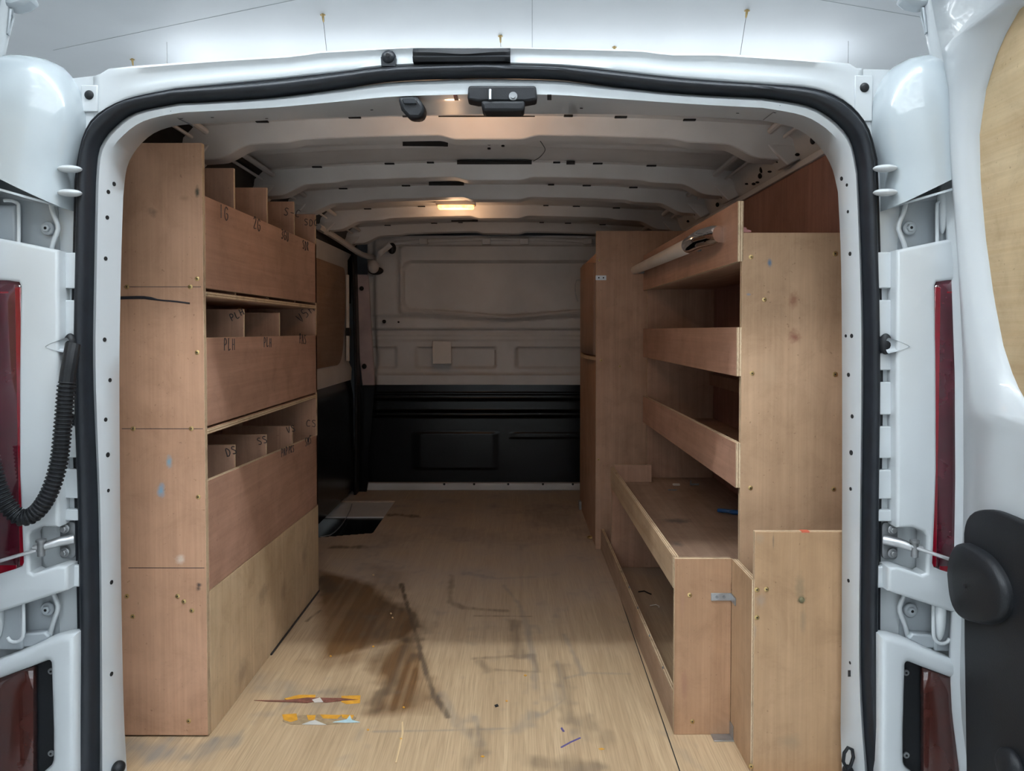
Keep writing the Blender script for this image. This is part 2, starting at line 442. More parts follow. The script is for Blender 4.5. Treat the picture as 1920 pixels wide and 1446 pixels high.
# top part: face turns downward half way
rows = [[Vector((p.x, -.07, p.z)) for p in cSI]]
rows.append([at(p.x, p.y, Y=-.078) for p in (a.lerp(c, .07) for a, c in zip(pxc(SI), pxc(LP)))])
r2 = []; r3 = []
for a, c, c3 in zip(pxc(SI), pxc(LP), cLP):
    topness = sm((c3.y + .035) / .14)
    p = a.lerp(c, .16 + .02 * topness); r2.append(at(p.x, p.y, Y=-.086 - .006 * topness))
    q = a.lerp(c, .38 + .09 * topness); r3.append(at(q.x, q.y, Y=-.074 - .016 * topness))
rows += [r2, r3]
rows.append([Vector(p) for p in cLP])
cen = Vector((0, 0, .6))
def outw(p, d):  # outwards from the doorway centre line
    q = Vector((p.x, 0, max(p.z - 1.0, 0) * 2.2 if abs(p.x) < .6 else max(p.z - .9, 0))); q.normalize(); return q * d
rows.append([p + Vector((0, .006, 0)) + outw(p, .004) for p in cLP])
rows.append([p + Vector((0, .02, 0)) + outw(p, .05) for p in cLP])
jamb = MB().grid(rows).out('door_frame', PAINT, van, smooth=50)
bvh_jamb = BVHTree.FromPolygons([v.co[:] for v in jamb.data.vertices], [list(p.vertices) for p in jamb.data.polygons])
def hit(u, v, tree):
    d = ray(u, v).normalized(); loc, nrm, idx, dist = tree.ray_cast(CAM, d)
    if loc is None: return at(u, v, Y=-.05), Vector((0, -1, 0))
    if nrm.dot(d) > 0: nrm = -nrm
    return loc, nrm
prof = [(0, -.074), (.03, -.092), (.09, -.092), (.12, -.084), (.17, -.095), (.22, -.095), (.26, -.087), (.34, -.102), (.5, -.108), (.7, -.108), (.86, -.102), (.97, -.090), (1, -.074)]
V('door_seal', MB().grid([[Vector((a.lerp(c, t).x, y, a.lerp(c, t).z)) for a, c in zip(cSO, cSI)] for t, y in prof]), RUBBER, smooth=60)

# ---- rear face of the body around the seal, up to the roof edge
ROOF = [(60, 152), (150, 149), (190, 147), (201, 134), (300, 127), (420, 118), (440, 117), (560, 110), (600, 103), (775, 94), (960, 95), (1200, 100), (1250, 107), (1345, 107), (1480, 116), (1590, 124), (1597, 132), (1645, 133), (1740, 136)]
roofl = [at(u, v, Y=-.07) for u, v in ROOF]
inner = [a.lerp(c, .3) for a, c in zip(cSO, cSI)]
def roof_z(x):
    for a, c in zip(roofl, roofl[1:]):
        if a.x <= x <= c.x: return a.z + (c.z - a.z) * (x - a.x) / (c.x - a.x)
    return roofl[0].z if x < 0 else roofl[-1].z
rim = []; k0 = 0
for i, n in enumerate(NS):
    for k in range(1 if i else 0, n):
        p = inner[k0]; k0 += 1; t = k / (n - 1)
        if i in (0, 5): q = (math.copysign(.90, p.x), p.z)
        elif i in (1, 4):
            t = t if i == 1 else 1 - t; sx = -1 if i == 1 else 1
            za = inner[NS[0] - 1].z if i == 1 else inner[-NS[5]].z; xe = abs(inner[NS[0] + NS[1] - 2].x)
            q = (sx * .90, za + (roof_z(sx * .9) - za) * t / .5) if t < .5 else (sx * (.90 + (xe - .90) * (t - .5) / .5), 0)
            if t >= .5: q = (q[0], roof_z(q[0]))
        else: q = (p.x, roof_z(p.x))
        rim.append(Vector((q[0], -.078, q[1])))
inn = [Vector((p.x, -.078, p.z)) for p in inner]
V('rear_frame', MB().grid([inn, [a.lerp(c, .5) for a, c in zip(inn, rim)], rim, [p + Vector((0, .02, 0)) for p in rim]]), PAINT, smooth=40)
# folded water channel above the seal
top = [p for p in cSO if p.z > 1.20 and abs(p.x) < .70]
rows = []
for t, y in ((0, -.0785), (.15, -.083), (.4, -.081), (.78, -.081), (.93, -.086), (1.0, -.084), (1.0, -.070)):
    rows.append([Vector((p.x, -.0785 + (y + .0785) * (sm((.70 - abs(p.x)) / .10) if y < -.0785 else 1), p.z + (roof_z(p.x) - p.z) * t)) for p in top])
V('gutter_channel', MB().grid(rows), PAINT, smooth=50, solid=.002)
# outer roof skin and body sides (they shade the load bay)
rz = lambda x: 1.455 - .05 * x * x
V('roof_skin', MB().grid([[Vector((x, y, min(rz(x), roof_z(x) - .003 + (y + .07) * .33))) for x in np.linspace(-.80, .80, 30)] for y in (-.06, -.02, .05, .2, 1.2, 2.0, 3.0)]), PAINT, smooth=60, solid=.003)
for s, nm in ((-1, 0), (1, 1)):
    rows = [[Vector((s * x, y, min(z, 1.27 + (y + .07) * .33))) for y in (-.07, .1, .6, 1.4, 2.2, 3.0)] for x, z in ((.80, 1.43), (.86, 1.36), (.90, 1.2), (.935, .9), (.95, .5), (.95, .1), (.93, -.3))]
    V('body_side', MB().grid(rows), PAINT, smooth=60, solid=.004)
V('cab_panel', MB().box(-.94, .94, 3.0, 3.02, -.3, 1.45), PAINT)
V('underbody', MB().box(-.9, .9, -.02, 3.0, -.12, -.03), BLACK)
V('rear_bumper', MB().box(-.93, .93, -.2, -.02, -.42, -.17), BLACK, bevel=.03)

# ---- details on the roof edge
def stick(u, v, y): return at(u, v, Y=y)
c = stick(729, 109, -.09)
b = MB(); b.ell(c, .0135, .012, .0135); b.cyl(c + Vector((0, -.0115, .001)), (0, -.002, 0), .0035, 12, 1)
b.prism([c + Vector((x, -.006, z)) for x, z in ((-.0125, -.016), (.0125, -.016), (.0135, 0), (-.0135, 0))], (0, .016, 0)); V('rubber_buffer', b, [RUBBER, HOLE])
P0, P1 = stick(775, 106, -.095), stick(957, 105, -.095)
rows = []
for k in range(13):
    t = k / 12; p = P0.lerp(P1, t); dip = .0035 * math.exp(-((t - .52) / .22) ** 2)
    rows.append([p + Vector((0, y, z)) for y, z in ((.012, .0115), (-.004, .0115 - dip * .3), (-.009, .004 - dip), (-.006, -.001), (-.010, -.005), (-.006, -.0105), (.012, -.0105))])
V('trim_strip', MB().grid([list(r) for r in zip(*rows)]), BLACK, smooth=50, solid=.002)
for u, v in ((167, 178), (1621, 164)):
    c = stick(u, v, -.083); b = MB(); b.ell(c, .0085, .004, .0085); V('black_plug', b, BLACK)
    q = [(-.015, .018), (.015, .018), (.015, -.03), (-.015, -.03)] if u < 900 else [(-.017, .022), (.015, .022), (.015, -.06), (-.017, -.06)]
    V('corner_plate', MB().prism([c + Vector((x, .0005, z)) for x, z in q], (0, .006, 0)), PAINT, bevel=.0015)
# latch housing, lamp housing, small slots under the roof edge
def on_jamb(u, v, off=0):
    p, n = hit(u, v, bvh_jamb); return p + n * off, n
def quad_on(pts, tree, depth, name, m, bevel=0, lift=.0015):
    Q = []; nn = Vector((0, 0, 0))
    for u, v in pts:
        p, n = hit(u, v, tree); Q.append(p); nn += n
    nn.normalize(); return MB().prism([p + nn * lift for p in Q], -nn * depth).out(name, m, van, bevel=bevel)
pc, nc = on_jamb(941, 182)
A = [at(u, v, Y=-.1) for u, v in ((878, 160), (1005, 160), (1008, 186), (985, 190), (896, 190), (876, 186))]
lk = MB().prism(A, (0, .035, 0)).out('lock_recess', BLACK, van, bevel=.004)
A = [at(u, v, Y=-.108) for u, v in ((901, 188), (985, 188), (983, 208), (905, 208))]
MB().prism(A, (0, .04, 0)).out('latch_cup', BLACK, lk, bevel=.005)
MB().cyl(at(962, 180, Y=-.104), (0, .012, 0), .0075, 20).cyl(at(962, 180, Y=-.108), (0, .006, 0), .004, 12).out('striker_bolt', DULL, lk)
MB().tube([at(919, 168, Y=-.106), at(919, 187, Y=-.108)], .003, 10).out('striker_pin', STEEL, lk)
A = [(745, 181), (782, 180), (794, 196), (795, 212), (787, 222), (765, 221), (752, 206)]
fr = [at(u, v, Y=-.095) for u, v in A]
lh = MB().prism(fr, (0, .05, .006)).out('lamp_housing', BLACK, van, bevel=.006)
MB().prism([at(u, v, Y=-.099) for u, v in ((754, 184), (778, 184), (781, 194), (757, 194))], (0, .006, 0)).out('lamp_clip', RUBBER, lh, bevel=.001)
quad_on([(850, 178), (857, 178), (860, 187), (852, 187)], bvh_jamb, .004, 'red_cable_clip', RED_BRIGHT)
quad_on([(1026, 177), (1034, 177), (1034, 187), (1026, 187)], bvh_jamb, .004, 'square_hole', HOLE)
# punched holes in the door frame
for (u, v, r) in [(214, 345, .004), (203, 360, .004), (201, 408, .004), (198, 485, .004), (196, 637, .004), (206, 713, .004), (198, 787, .004), (202, 853, .0048), (203, 920, .0035),
                  (209, 1092, .0042), (209, 1264, .0042), (340, 222, .003), (398, 220, .003), (500, 222, .003), (1383, 212, .003), (1452, 211, .0035), (1090, 203, .003), (697, 206, .003),
                  (1578, 335, .004), (1588, 347, .003), (1590, 397, .003), (1594, 476, .004), (1597, 630, .004), (1586, 630, .003), (1591, 703, .004), (1598, 781, .004), (1596, 849, .0048), (1595, 917, .0035),
                  (1591, 1089, .0035), (1594, 1243, .003)]:
    p, n = on_jamb(u, v); V('punched_hole', MB().cyl(p + n * .0006, -n * .003, r, 12), HOLE)
quad_on([(1591, 1257), (1595, 1257), (1595, 1269), (1591, 1269)], bvh_jamb, .003, 'punched_slot', HOLE)
# seams where the pressed header meets the pillars
for L in ([(314, 197), (320, 208), (335, 222), (362, 236)], [(1466, 184), (1462, 198), (1450, 210), (1432, 224)]):
    P = [on_jamb(u, v, .0006)[0] for u, v in L]; V('panel_seam', MB().tube(P, .0011, 6), DULL)
# tie down loops at the bottom of the frame
P = [at(u, v, Y=-.075) for u, v in ((1590, 1402), (1583, 1412), (1581, 1428), (1588, 1442), (1595, 1436), (1600, 1420), (1598, 1406))]
V('tie_loop', MB().tube(P, .0032, 10, closed=True), BLACK, smooth=60)
V('tie_loop_base', MB().ell(at(1590, 1447, Y=-.06), .010, .012, .012), BLACK)
V('tie_loop_base', MB().ell(at(222, 1440, Y=-.06), .012, .014, .012).box(-.722, -.700, -.07, -.03, -.05, .05), BLACK)

# ---- rear pillars, built for the left and mirrored for the right
def pil(fn_name, pts, y): return [(at(u, v, Y=y).x, at(u, v, Y=y).z) for u, v in pts]
def mirror_pts(L, s): return [(-p[0] if s > 0 else p[0], p[1]) for p in L]
for s in (-1, 1):
    mx = lambda x: x if s < 0 else -x
    W = lambda p: Vector((mx(p[0]), p[1], p[2]))
    # upper cover: rounded cap over the top hinge
    pk = lambda u, v, y: at(u, v, Y=y)
    right = [(140, 397), (141, 330), (150, 285), (157, 240), (156, 205), (146, 168), (128, 138), (100, 115), (60, 106), (25, 107), (-20, 116), (-60, 140)]
    rimw = resample([at(u, v, Y=-.085) for u, v in right], 26)
    bx = [(p.x, p.z) for p in rimw]
    rows = []
    zb = lambda x: at(140, 397, Y=-.1).z + (at(140, 397, Y=-.1).x - x) * .285
    # nested shrinking outlines give the swollen cap
    c0 = (-.905, 1.16)
    for k, (q, y) in enumerate(((1, -.078), (.985, -.100), (.95, -.118), (.88, -.132), (.76, -.143), (.6, -.150), (.4, -.153), (.2, -.154))):
        row = []
        for (x, z) in bx:
            X = c0[0] + (x - c0[0]) * q; Z_ = c0[1] + (z - c0[1]) * q
            if z < 1.06: Z_ = zb(X) + (z - zb(x)) * 1.0
            row.append(X if False else (X, y, max(Z_, zb(X))))
        rows.append([W(p) for p in row])
    # the outer half wraps round the corner of the body
    capm = MB().grid(rows)
    left_rows = []
    for k in range(10):
        a = R(90) * k / 9
        left_rows.append([W((-.905 - .075 * math.sin(a) * 1.0, -.154 + .10 * (1 - math.cos(a)), z)) for z in np.linspace(zb(-.90), at(25, 107, Y=-.1).z - .012 - .05 * (k / 9) ** 2, 14)])
    capm.grid(left_rows)
    b_ = [W((x, y, zb(x))) for x, y in ((-.735, -.08), (-.735, -.1), (-.76, -.13), (-.80, -.148), (-.905, -.154), (-.96, -.12), (-.98, -.06), (-.735, -.06))]
    capm.prism(b_, (0, 0, .004))
    capm.out('upper_hinge_cover', PAINT_CAP, van, smooth=60)
    for v0 in (317, 362):
        c = at(131, v0, Y=-.118); V('cover_rib', MB().ell(W(c), .021, .014, .0065), PAINT)
    # middle panel with the tail lamp opening
    def PP(L, y=-.11): return mirror_pts(pil('', L, y), s)
    fnp = lambda yy: (lambda x, y, z: (x, yy + z, y))
    mid = [(-90, 436), (0, 447), (47, 456), (95, 466), (118, 471), (119, 620), (119, 970), (118, 985), (90, 984), (68, 992), (63, 1000), (65, 1068), (72, 1072), (118, 1057), (135, 1058), (135, 1102), (118, 1108), (0, 1146), (-90, 1176)]
    lamp = [(-70, 522), (0, 526), (44, 530), (47, 537), (45, 700), (45, 880), (48, 960), (52, 1050), (49, 1058), (0, 1073), (-70, 1094)]
    plate('pillar_panel', [PP(mid), PP(lamp)], fnp(-.105), .04, .0062, PAINT, van, 3)
    low = [(-90, 1268), (8, 1233), (61, 1212), (99, 1194), (125, 1187), (150, 1184), (150, 1600), (-90, 1600)]
    lowlamp = rounded([(-60, 1292), (2, 1270), (70, 1245), (101, 1233), (105, 1364), (105, 1428), (84, 1446), (30, 1500), (-60, 1520)], [0, 0, 0, 8, 0, 20, 0, 0, 0], 4)
    plate('lower_pillar_panel', [PP(low), PP(lowlamp)], fnp(-.105), .04, .012, PAINT, van, 3)
    # stepped strip beside the seal
    for v0, v1 in ((474, 541), (563, 632), (662, 694), (716, 777), (799, 858), (880, 934), (955, 976), (1060, 1100)):
        a = at(117, v0, Y=-.1); c = at(150, v1, Y=-.1); V('seal_step', MB().box(*sorted((mx(a.x), mx(c.x))), -.103, -.075, c.z, a.z), PAINT, bevel=.002)
    for v0 in (552, 868): V('strip_hole', MB().cyl(W(at(135, v0, Y=-.088)), (0, .01, 0), .006, 14), HOLE)
    # dimple and black grommet for the wiring
    cc = W(at(128, 648, Y=-.112))
    rows = []
    for k in range(8):
        t = k / 7; rows.append([W(at(124 - 42 * t * 0.95, 648 + 2 * t, Y=-.126)) + Vector((0, .0 + .012 * math.cos(a) * (1 - t), .014 * math.sin(a) * (1 - t) ** 0.8)) for a in np.linspace(-1.57, 1.57, 9)])
    V('grommet_dimple', MB().grid(rows), PAINT_REC, smooth=60)
    V('grommet', MB().ell(W(at(132, 645, Y=-.108)), .011, .010, .019), BLACK)
    a_, c_ = W(at(116, 472, Y=-.092)), W(at(152, 974, Y=-.092)); V('seal_strip', MB().box(*sorted((a_.x, c_.x)), -.090, -.074, c_.z, a_.z), PAINT)
    # strap recess with bracket, bolts and check rod
    V('strap_recess', MB().prism([W(at(u, v, Y=-.0822)) for u, v in ((56, 990), (148, 975), (148, 1058), (58, 1070))], (0, .003, 0)), PAINT)
    brk = rounded([(112, 980), (141, 978), (141, 1047), (112, 1048)], 9, 4)
    br = plate('check_bracket', [PP(brk, -.09)], fnp(-.087), .006, .0015, DULL, van, 2)
    for v0 in (991, 1035):
        q = at(123, v0, Y=-.092); MB().cyl(W(q), (0, -.004, 0), .0085, 20).cyl(W(q) + Vector((0, -.004, 0)), (0, -.006, 0), .0055, 6).out('bolt', STEEL, br, bevel=.0008)
    P = [W(at(u, v, Y=y)) for u, v, y in ((138, 1011, -.095), (110, 1016, -.108), (84, 1024, -.120), (62, 1028, -.125))]
    MB().tube(P, [.009, .0085, .0075, .005], 10).out('check_arm', STEEL, br, smooth=60)
    MB().cyl(W(at(77, 1030, Y=-.125)) + Vector((0, 0, -.012)), (0, 0, .030), .0062, 14).cyl(W(at(77, 1016, Y=-.125)), (0, 0, .004), .0085, 14).out('pivot_pin', DULL, br)
    if s < 0: P = [at(68, 1032, Y=-.125), at(30, 1043, Y=-.135), at(-40, 1064, Y=-.15)]
    else: P = [at(1708, 1024, Y=-.125), at(1740, 1035, Y=-.135), at(1790, 1052, Y=-.15)]
    MB().tube(P, .0032, 10).out('check_rod', STEEL, br)
    # two hinges in their grey recesses
    for (v0, v1, o) in ((385, 470, 0), (1108, 1208, 712)):
        hb = MB()
        hb.prism([W(at(u, v, Y=-.080)) for u, v in ((-60, v0 - 24), (108, v0), (112, v1 + 4), (-60, v1 + 4))], (0, .004, 0))
        hr = hb.out('hinge_recess', PAINT_REC, van)
        q = W(at(91, 429 + o, Y=-.083))
        MB().tube([q, q + Vector((0, -.004, 0)), q + Vector((0, -.0055, 0))], [.0125, .0125, .011], 24).tube([q + Vector((0, -.005, 0)), q + Vector((0, -.010, 0))], [.0078, .007], 6).cyl(q + Vector((0, -.0095, 0)), (0, -.001, 0), .0028, 8, 1).out('hinge_bolt', [PAINT_REC, HOLE], hr, bevel=.0006)
        P = [W(at(u, v + o, Y=y)) for u, v, y in ((94, 372, -.088), (99, 398, -.092), (109, 424, -.094), (107, 436, -.094), (99, 458, -.092), (94, 480, -.088))]
        MB().tube(resample(P, 14), .0042, 10).out('hinge_stop', PAINT, hr, smooth=60)
        if o == 0: L = [(8, 376), (22, 376), (31, 380), (35, 388), (35, 470)]
        else: L = [(44, 1120), (44, 1180), (42, 1196), (33, 1204), (20, 1203), (14, 1195)]
        MB().tube(resample([W(at(u, v, Y=-.112)) for u, v in L], 16), .0032, 10).out('hinge_loop', PAINT, hr, smooth=60)
        MB().box(*sorted((mx(at(-60, 430, Y=-.1).x), mx(at(31, 430, Y=-.1).x))), -.104, -.090, at(0, v1 + 10, Y=-.1).z, at(0, v0, Y=-.1).z).out('hinge_leaf', PAINT_REC, hr, bevel=.004)
        if o: MB().prism([W(at(u, v, Y=-.10)) for u, v in ((10, 1215), (10, 1205), (40, 1190), (84, 1186), (92, 1196), (60, 1214))], (0, .02, 0)).out('hinge_shelf', PAINT_REC, hr, bevel=.003)
    # tail lamps
    lab = 'tail_lamp'
    tl = MB()
    def lensrow(vt, ut): return [W((x, y, at(20, vt, Y=-.12).z)) for x, y in ut]
    za, zc = at(0, 526, Y=-.118).z, at(0, 1073, Y=-.118).z
    xr = at(46, 700, Y=-.118).x
    sec = [(xr, -.095), (xr, -.112), (xr - .004, -.119), (xr - .02, -.121), (xr - .05, -.121), (xr - .07, -.112), (xr - .085, -.09)]
    zs = np.linspace(zc, za, 12)
    slope = lambda x: (xr - x) * .30
    rows = [[W((x, y, z - (slope(x) if k == 0 else 0) + (0))) for x, y in sec] for k, z in enumerate(zs)]
    tlo = MB().grid(rows).out('tail_lamp', RED_LENS, van, smooth=50, solid=.003)
    MB().box(*sorted((mx(xr - .001), mx(xr - .013))), -.1225, -.118, zc + .012, za - .012).out('red_reflector_strip', RED_BRIGHT, tlo, bevel=.002)
    MB().box(*sorted((mx(xr - .022), mx(xr - .06))), -.1225, -.119, za - .024, za - .019).out('red_reflector_strip', RED_BRIGHT, tlo, bevel=.001)
    MB().box(*sorted((mx(xr - .016), mx(xr - .08))), -.1225, -.118, zc - .012, zc + .016).out('red_reflector_strip', RED_BRIGHT, tlo, bevel=.002)
    for k in range(4): MB().box(*sorted((mx(xr - .018 - .009 * k), mx(xr - .023 - .009 * k))), -.1222, -.119, zc + .03, za - .05).out('lens_rib', BROWN_LENS, tlo)
    ll = MB().prism([W(at(u, v, Y=-.10)) for u, v in ((-60, 1290), (104, 1232), (107, 1440), (60, 1560), (-60, 1560))], (0, .012, 0)).out('bumper_lamp', BLACK, van)
    rows = [[W(at(u, v, Y=y)) for u, y in ((-60, -.108), (10, -.116), (40, -.117), (62, -.114), (69, -.104))] for v in (1262 + 0, 1300, 1400, 1500, 1560)]
    rows[0] = [W(at(u, v, Y=y)) for u, v, y in ((-60, 1292, -.108), (10, 1268, -.116), (40, 1258, -.117), (62, 1250, -.114), (69, 1248, -.104))]
    MB().grid(rows).out('lamp_lens', BROWN_LENS, ll, smooth=50, solid=.002)
    for v0 in (1258, 1412):
        q = W(at(97, v0, Y=-.102)); MB().cyl(q, (0, -.003, 0), .0055, 14).cyl(q + Vector((0, -.003, 0)), (0, -.001, 0), .002, 8, 1).out('lamp_screw', [DULL, HOLE], ll)

# corrugated wiring conduit on the left pillar
P = [at(u, v, Y=y) for u, v, y in ((137, 646, -.125), (131, 680, -.135), (125, 720, -.14), (118, 800, -.142), (110, 868, -.145), (92, 925, -.15), (66, 962, -.152), (38, 970, -.155), (12, 945, -.16), (-6, 905, -.165), (-20, 850, -.17))]
Q = resample(P, 260); rs = [(.0135 if i > 40 else .0125) + (.0015 * (1 if (i // 2) % 2 else -1) if i > 38 else 0) for i in range(260)]
V('wiring_conduit', MB().tube(Q, rs, 14), BLACK, smooth=25)

# ---- rear doors, swung open ninety degrees
DX = .85
def door_surface(sgn, shift, name):
    # silhouette of the hinge edge, upwards
    sil = [(1792, 1446), (1786, 1400), (1777, 1330), (1773, 1250), (1776, 1150), (1780, 900), (1779, 700), (1772, 500), (1765, 400), (1758, 290), (1753, 190), (1742, 125), (1729, 65), (1719, 10), (1712, -40)]
    E_ = [at(u, v, Y=-.105) for u, v in sil]
    E_ = [Vector((1.0, -.105, -.45))] * 0 + [Vector((E_[0].x + .02, -.105, -.35))] + E_
    tf = lambda p: Vector((sgn * (p.x + shift), p.y, p.z))
    # the inner skin leans in with height: a profile X(z)
    zs = [p.z for p in E_]; xs = [p.x for p in E_]
    def X(z): return float(np.interp(z, zs, xs))
    ysec = [(-.105, .018), (-.108, .004), (-.118, 0), (-.128, .002), (-.136, .012), (-.142, .014), (-.150, .004), (-.158, -.006), (-.175, -.008), (-.195, -.004), (-.202, .008), (-.204, .02)]
    return E_, X, tf
def window_y(z):      # hinge side edge of the door window, as Y at height z
    pass
def rear_door(sgn, shift):
    E_, X, tf = door_surface(sgn, shift, '')
    ztop = E_[-1].z + .12
    Zs = np.linspace(-.35, ztop, 90)
    WIN = [(1990, -30), (1935, 35), (1898, 95), (1866, 170), (1849, 250), (1844, 340), (1845, 450), (1853, 560), (1866, 650), (1884, 715), (1910, 765), (1950, 800), (2010, 825)]
    wp = [at(u, v, X=DX) for u, v in WIN]
    wz = [p.z for p in wp][::-1]; wy = [p.y for p in wp][::-1]
    def win(z): return float(np.interp(z, wz, wy, left=-9, right=-9))
    rows = []
    for z in Zs:
        x = X(z); wy_ = win(z)
        if wy_ < -8 or wy_ < -.70: wy_ = -.74
        lim = min(wy_, -.17)
        # band from the edge, a groove, a crest and the window return
        L = [(-.105, .030), (-.107, .010), (-.112, .001), (-.122, 0), (-.130, .006), (-.137, .009), (-.146, .001)]
        a = -.146; w_ = lim - a
        for t, dx in ((.2, -.007), (.45, -.010), (.7, -.004), (.86, .004), (.93, .013), (1.0, .017), (1.0, .030)): L.append((a + w_ * t, dx))
        rows.append([tf(Vector((x + dx, y, z))) for y, dx in L])
    rd = MB().grid(rows).out('rear_door', PAINT, van, smooth=60)
    # outer skin
    rows = [[tf(Vector((X(z) + dx, y, z))) for y, dx in ((-.105, .03), (-.12, .055), (-.45, .075), (-.74, .06), (-.74, .03))] for z in Zs[::6]]
    MB().grid(rows).out('outer_skin', PAINT, rd, smooth=60)
    # plywood boarding over the door window
    zl, zh = wz[0], wz[-1]
    pts = [(p.y + .006, p.z) for p in wp] + [(-.76, wp[-1].z), (-.76, wp[0].z)]
    ob = plate('window_board', [pts], lambda x, y, z: tf(Vector((X(y) + .026 + z, x, y))), .008, .001, YELPLY, rd, 1)
    # black inner trim and the latch cover
    tr = [at(u, v, X=DX - .026) for u, v in ((1812, 1560), (1810, 1446), (1806, 1200), (1805, 1000), (1809, 978), (1820, 962), (1838, 956), (1860, 957), (1890, 968), (1930, 985), (2010, 1010))]
    tr = tr[:3] + resample(tr[3:], 22)
    pts = [(p.y, p.z) for p in tr] + [(-.73, tr[-1].z - .03), (-.73, tr[0].z)]
    plate('door_trim', [pts], lambda x, y, z: tf(Vector((DX - .018 + z, x, y))), .016, .005, BLACK, rd, 3)
    tp = [at(u, v, X=DX) for u, v in ((1806, 950), (1816, 944), (1830, 937), (1855, 935), (1890, 946), (1930, 962))]
    MB().tube(resample([tf(p + Vector((.006, 0, 0))) for p in tp], 14), .004, 8).out('pressed_edge', PAINT, rd, smooth=60)
    cv = [(1779, 1075), (1782, 1045), (1792, 1024), (1805, 1018), (1822, 1024), (1850, 1042), (1872, 1070), (1886, 1100), (1890, 1130), (1882, 1155), (1862, 1170), (1838, 1170), (1812, 1163), (1794, 1148), (1784, 1120)]
    R0 = resample([at(u, v, X=DX - .035) for u, v in cv + cv[:1]], 49)[:-1]; cc = sum(R0, Vector()) / len(R0)
    rows = []
    for q, dx in ((1.0, .022), (1.0, .004), (.975, -.003), (.9, -.007), (.6, -.010), (.3, -.011), (.02, -.011)):
        rows.append([tf(cc + (p - cc) * q + Vector((dx - (0 if q < .5 else 0), 0, 0))) for p in R0])
    lc = MB().grid(rows, closed=True).out('latch_cover', BLACK, rd, smooth=50)
    q = at(1810, 1099, X=DX - .0455); MB().cyl(tf(q), Vector((-sgn * .0015, 0, 0)), .0035, 12).out('cover_hole', HOLE, rd)
    q = at(1895, 1440, X=DX - .03); MB().ell(tf(q), .015, .03, .028).out('speaker_knob', BLACK, rd)
    # triangular pressing near the top and the corner cap
    T = [at(u, v, Y=-.1) for u, v in ((1737, 38), (1752, 22), (1757, 26), (1748, 70), (1744, 72))]
    MB().tube([tf(Vector((X(p.z) - .002, -.116 - (p.x - T[0].x) * .5, p.z))) for p in T], .0022, 8, closed=True).out('pressed_triangle', PAINT_REC, rd, smooth=60)
    C_ = [(1676, 10), (1690, -12), (1740, -60), (1760, -60), (1726, 26), (1712, 27), (1692, 22)]
    MB().prism([tf(at(u, v, Y=-.10)) for u, v in C_], (0, -.030, .004)).out('corner_cap', PAINT_REC, rd, bevel=.006)
    MB().ell(tf(at(1762, 1150, Y=-.11)), .010, .012, .05).out('door_hinge_arm', PAINT, rd)
    MB().ell(tf(at(1768, 375, Y=-.11)), .008, .012, .06).out('door_hinge_arm', PAINT, rd)
    return rd
YELPLY = ply('pale_window_ply', (.70, .55, .34), (.56, .40, .22), 1, fine=.35)
rear_door(1, 0.0)
rear_door(-1, .036)

# ---- roof lining side: sheet, cross ribs, rails
def rs_z(x, y):
    z = 1.395 - .05 * x * x
    for c in (.74, 1.18, 1.62, 2.15): z -= .007 * math.exp(-((y - c) / .012) ** 2) * (1 if abs(x) > .12 else 0)
    if y < .2: z -= 0
    return z
ys = sorted(set([.06] + list(np.arange(.1, 2.6, .012)) + [2.58]))
V('roof_lining', MB().grid([[Vector((x, y, rs_z(x, y))) for x in np.linspace(-.78, .78, 40)] for y in ys]), PAINT_IN, smooth=60)
def rib(y0, full=1.0):
    prof_ = [(-.060, 'r', .001), (-.040, 'r', .004), (-.036, 'r', .010), (-.022, 'm', 0), (-.008, 'b', .002), (-.004, 'b', 0), (.050, 'b', 0), (.058, 'b', .006), (.075, 'r', 0)]
    xs = np.linspace(-.77, .77, 140); rows = []
    def zb(x):
        a = abs(x); z = 1.352
        z -= .011 * sm((.13 - a) / .05)
        z -= .006 * sm((a - .47) / .04)
        z -= .030 * sm((a - .60) / .09)
        return z - .05 * x * x
    for dy, k, o in prof_:
        row = []
        for x in xs:
            zr = 1.395 - .05 * x * x; zbx = zb(x)
            wob = .010 * sm((.10 - abs(x)) / .05) * 0
            z = zr - o if k == 'r' else (zr * .5 + zbx * .5) if k == 'm' else zbx + o
            row.append(Vector((x, y0 + dy, z)))
        rows.append(row)
    o = V('roof_rib', MB().grid(rows), PAINT_IN, smooth=22)
    # clip slots along the front flange
    for x, w_ in ((-.56, .03), (-.33, .03), (.33, .03), (.50, .03), (-.20, .022), (.20, .022)):
        z = 1.395 - .05 * x * x - .005
        MB().box(x - w_ / 2, x + w_ / 2, y0 - .052, y0 - .042, z - .0015, z + .002).out('clip_slot', HOLE, o)
    for x0, x1 in ((-.11, -.02), (-.02, .05)): pass
    for k in range(3):
        pass
    return o
RIBS = (.47, .985, 1.345, 1.80, 2.30)
for y0 in RIBS:
    o = rib(y0)
    for s in (-1, 1):   # end shoes reaching down to the side rail
        P = [Vector((s * .69, y0 - .02, 1.335)), Vector((s * .77, y0 - .02, 1.330)), Vector((s * .79, y0 - .02, 1.290)), Vector((s * .755, y0 - .02, 1.272))]
        MB().prism(P, (0, .075, 0)).out('rib_shoe', PAINT_IN, o, bevel=.004)
        MB().ell(Vector((s * .745, y0 + .015, 1.290)), .018, .02, .006, M=Matrix.Rotation(s * R(38), 3, 'Y')).out('shoe_hole', HOLE, o)
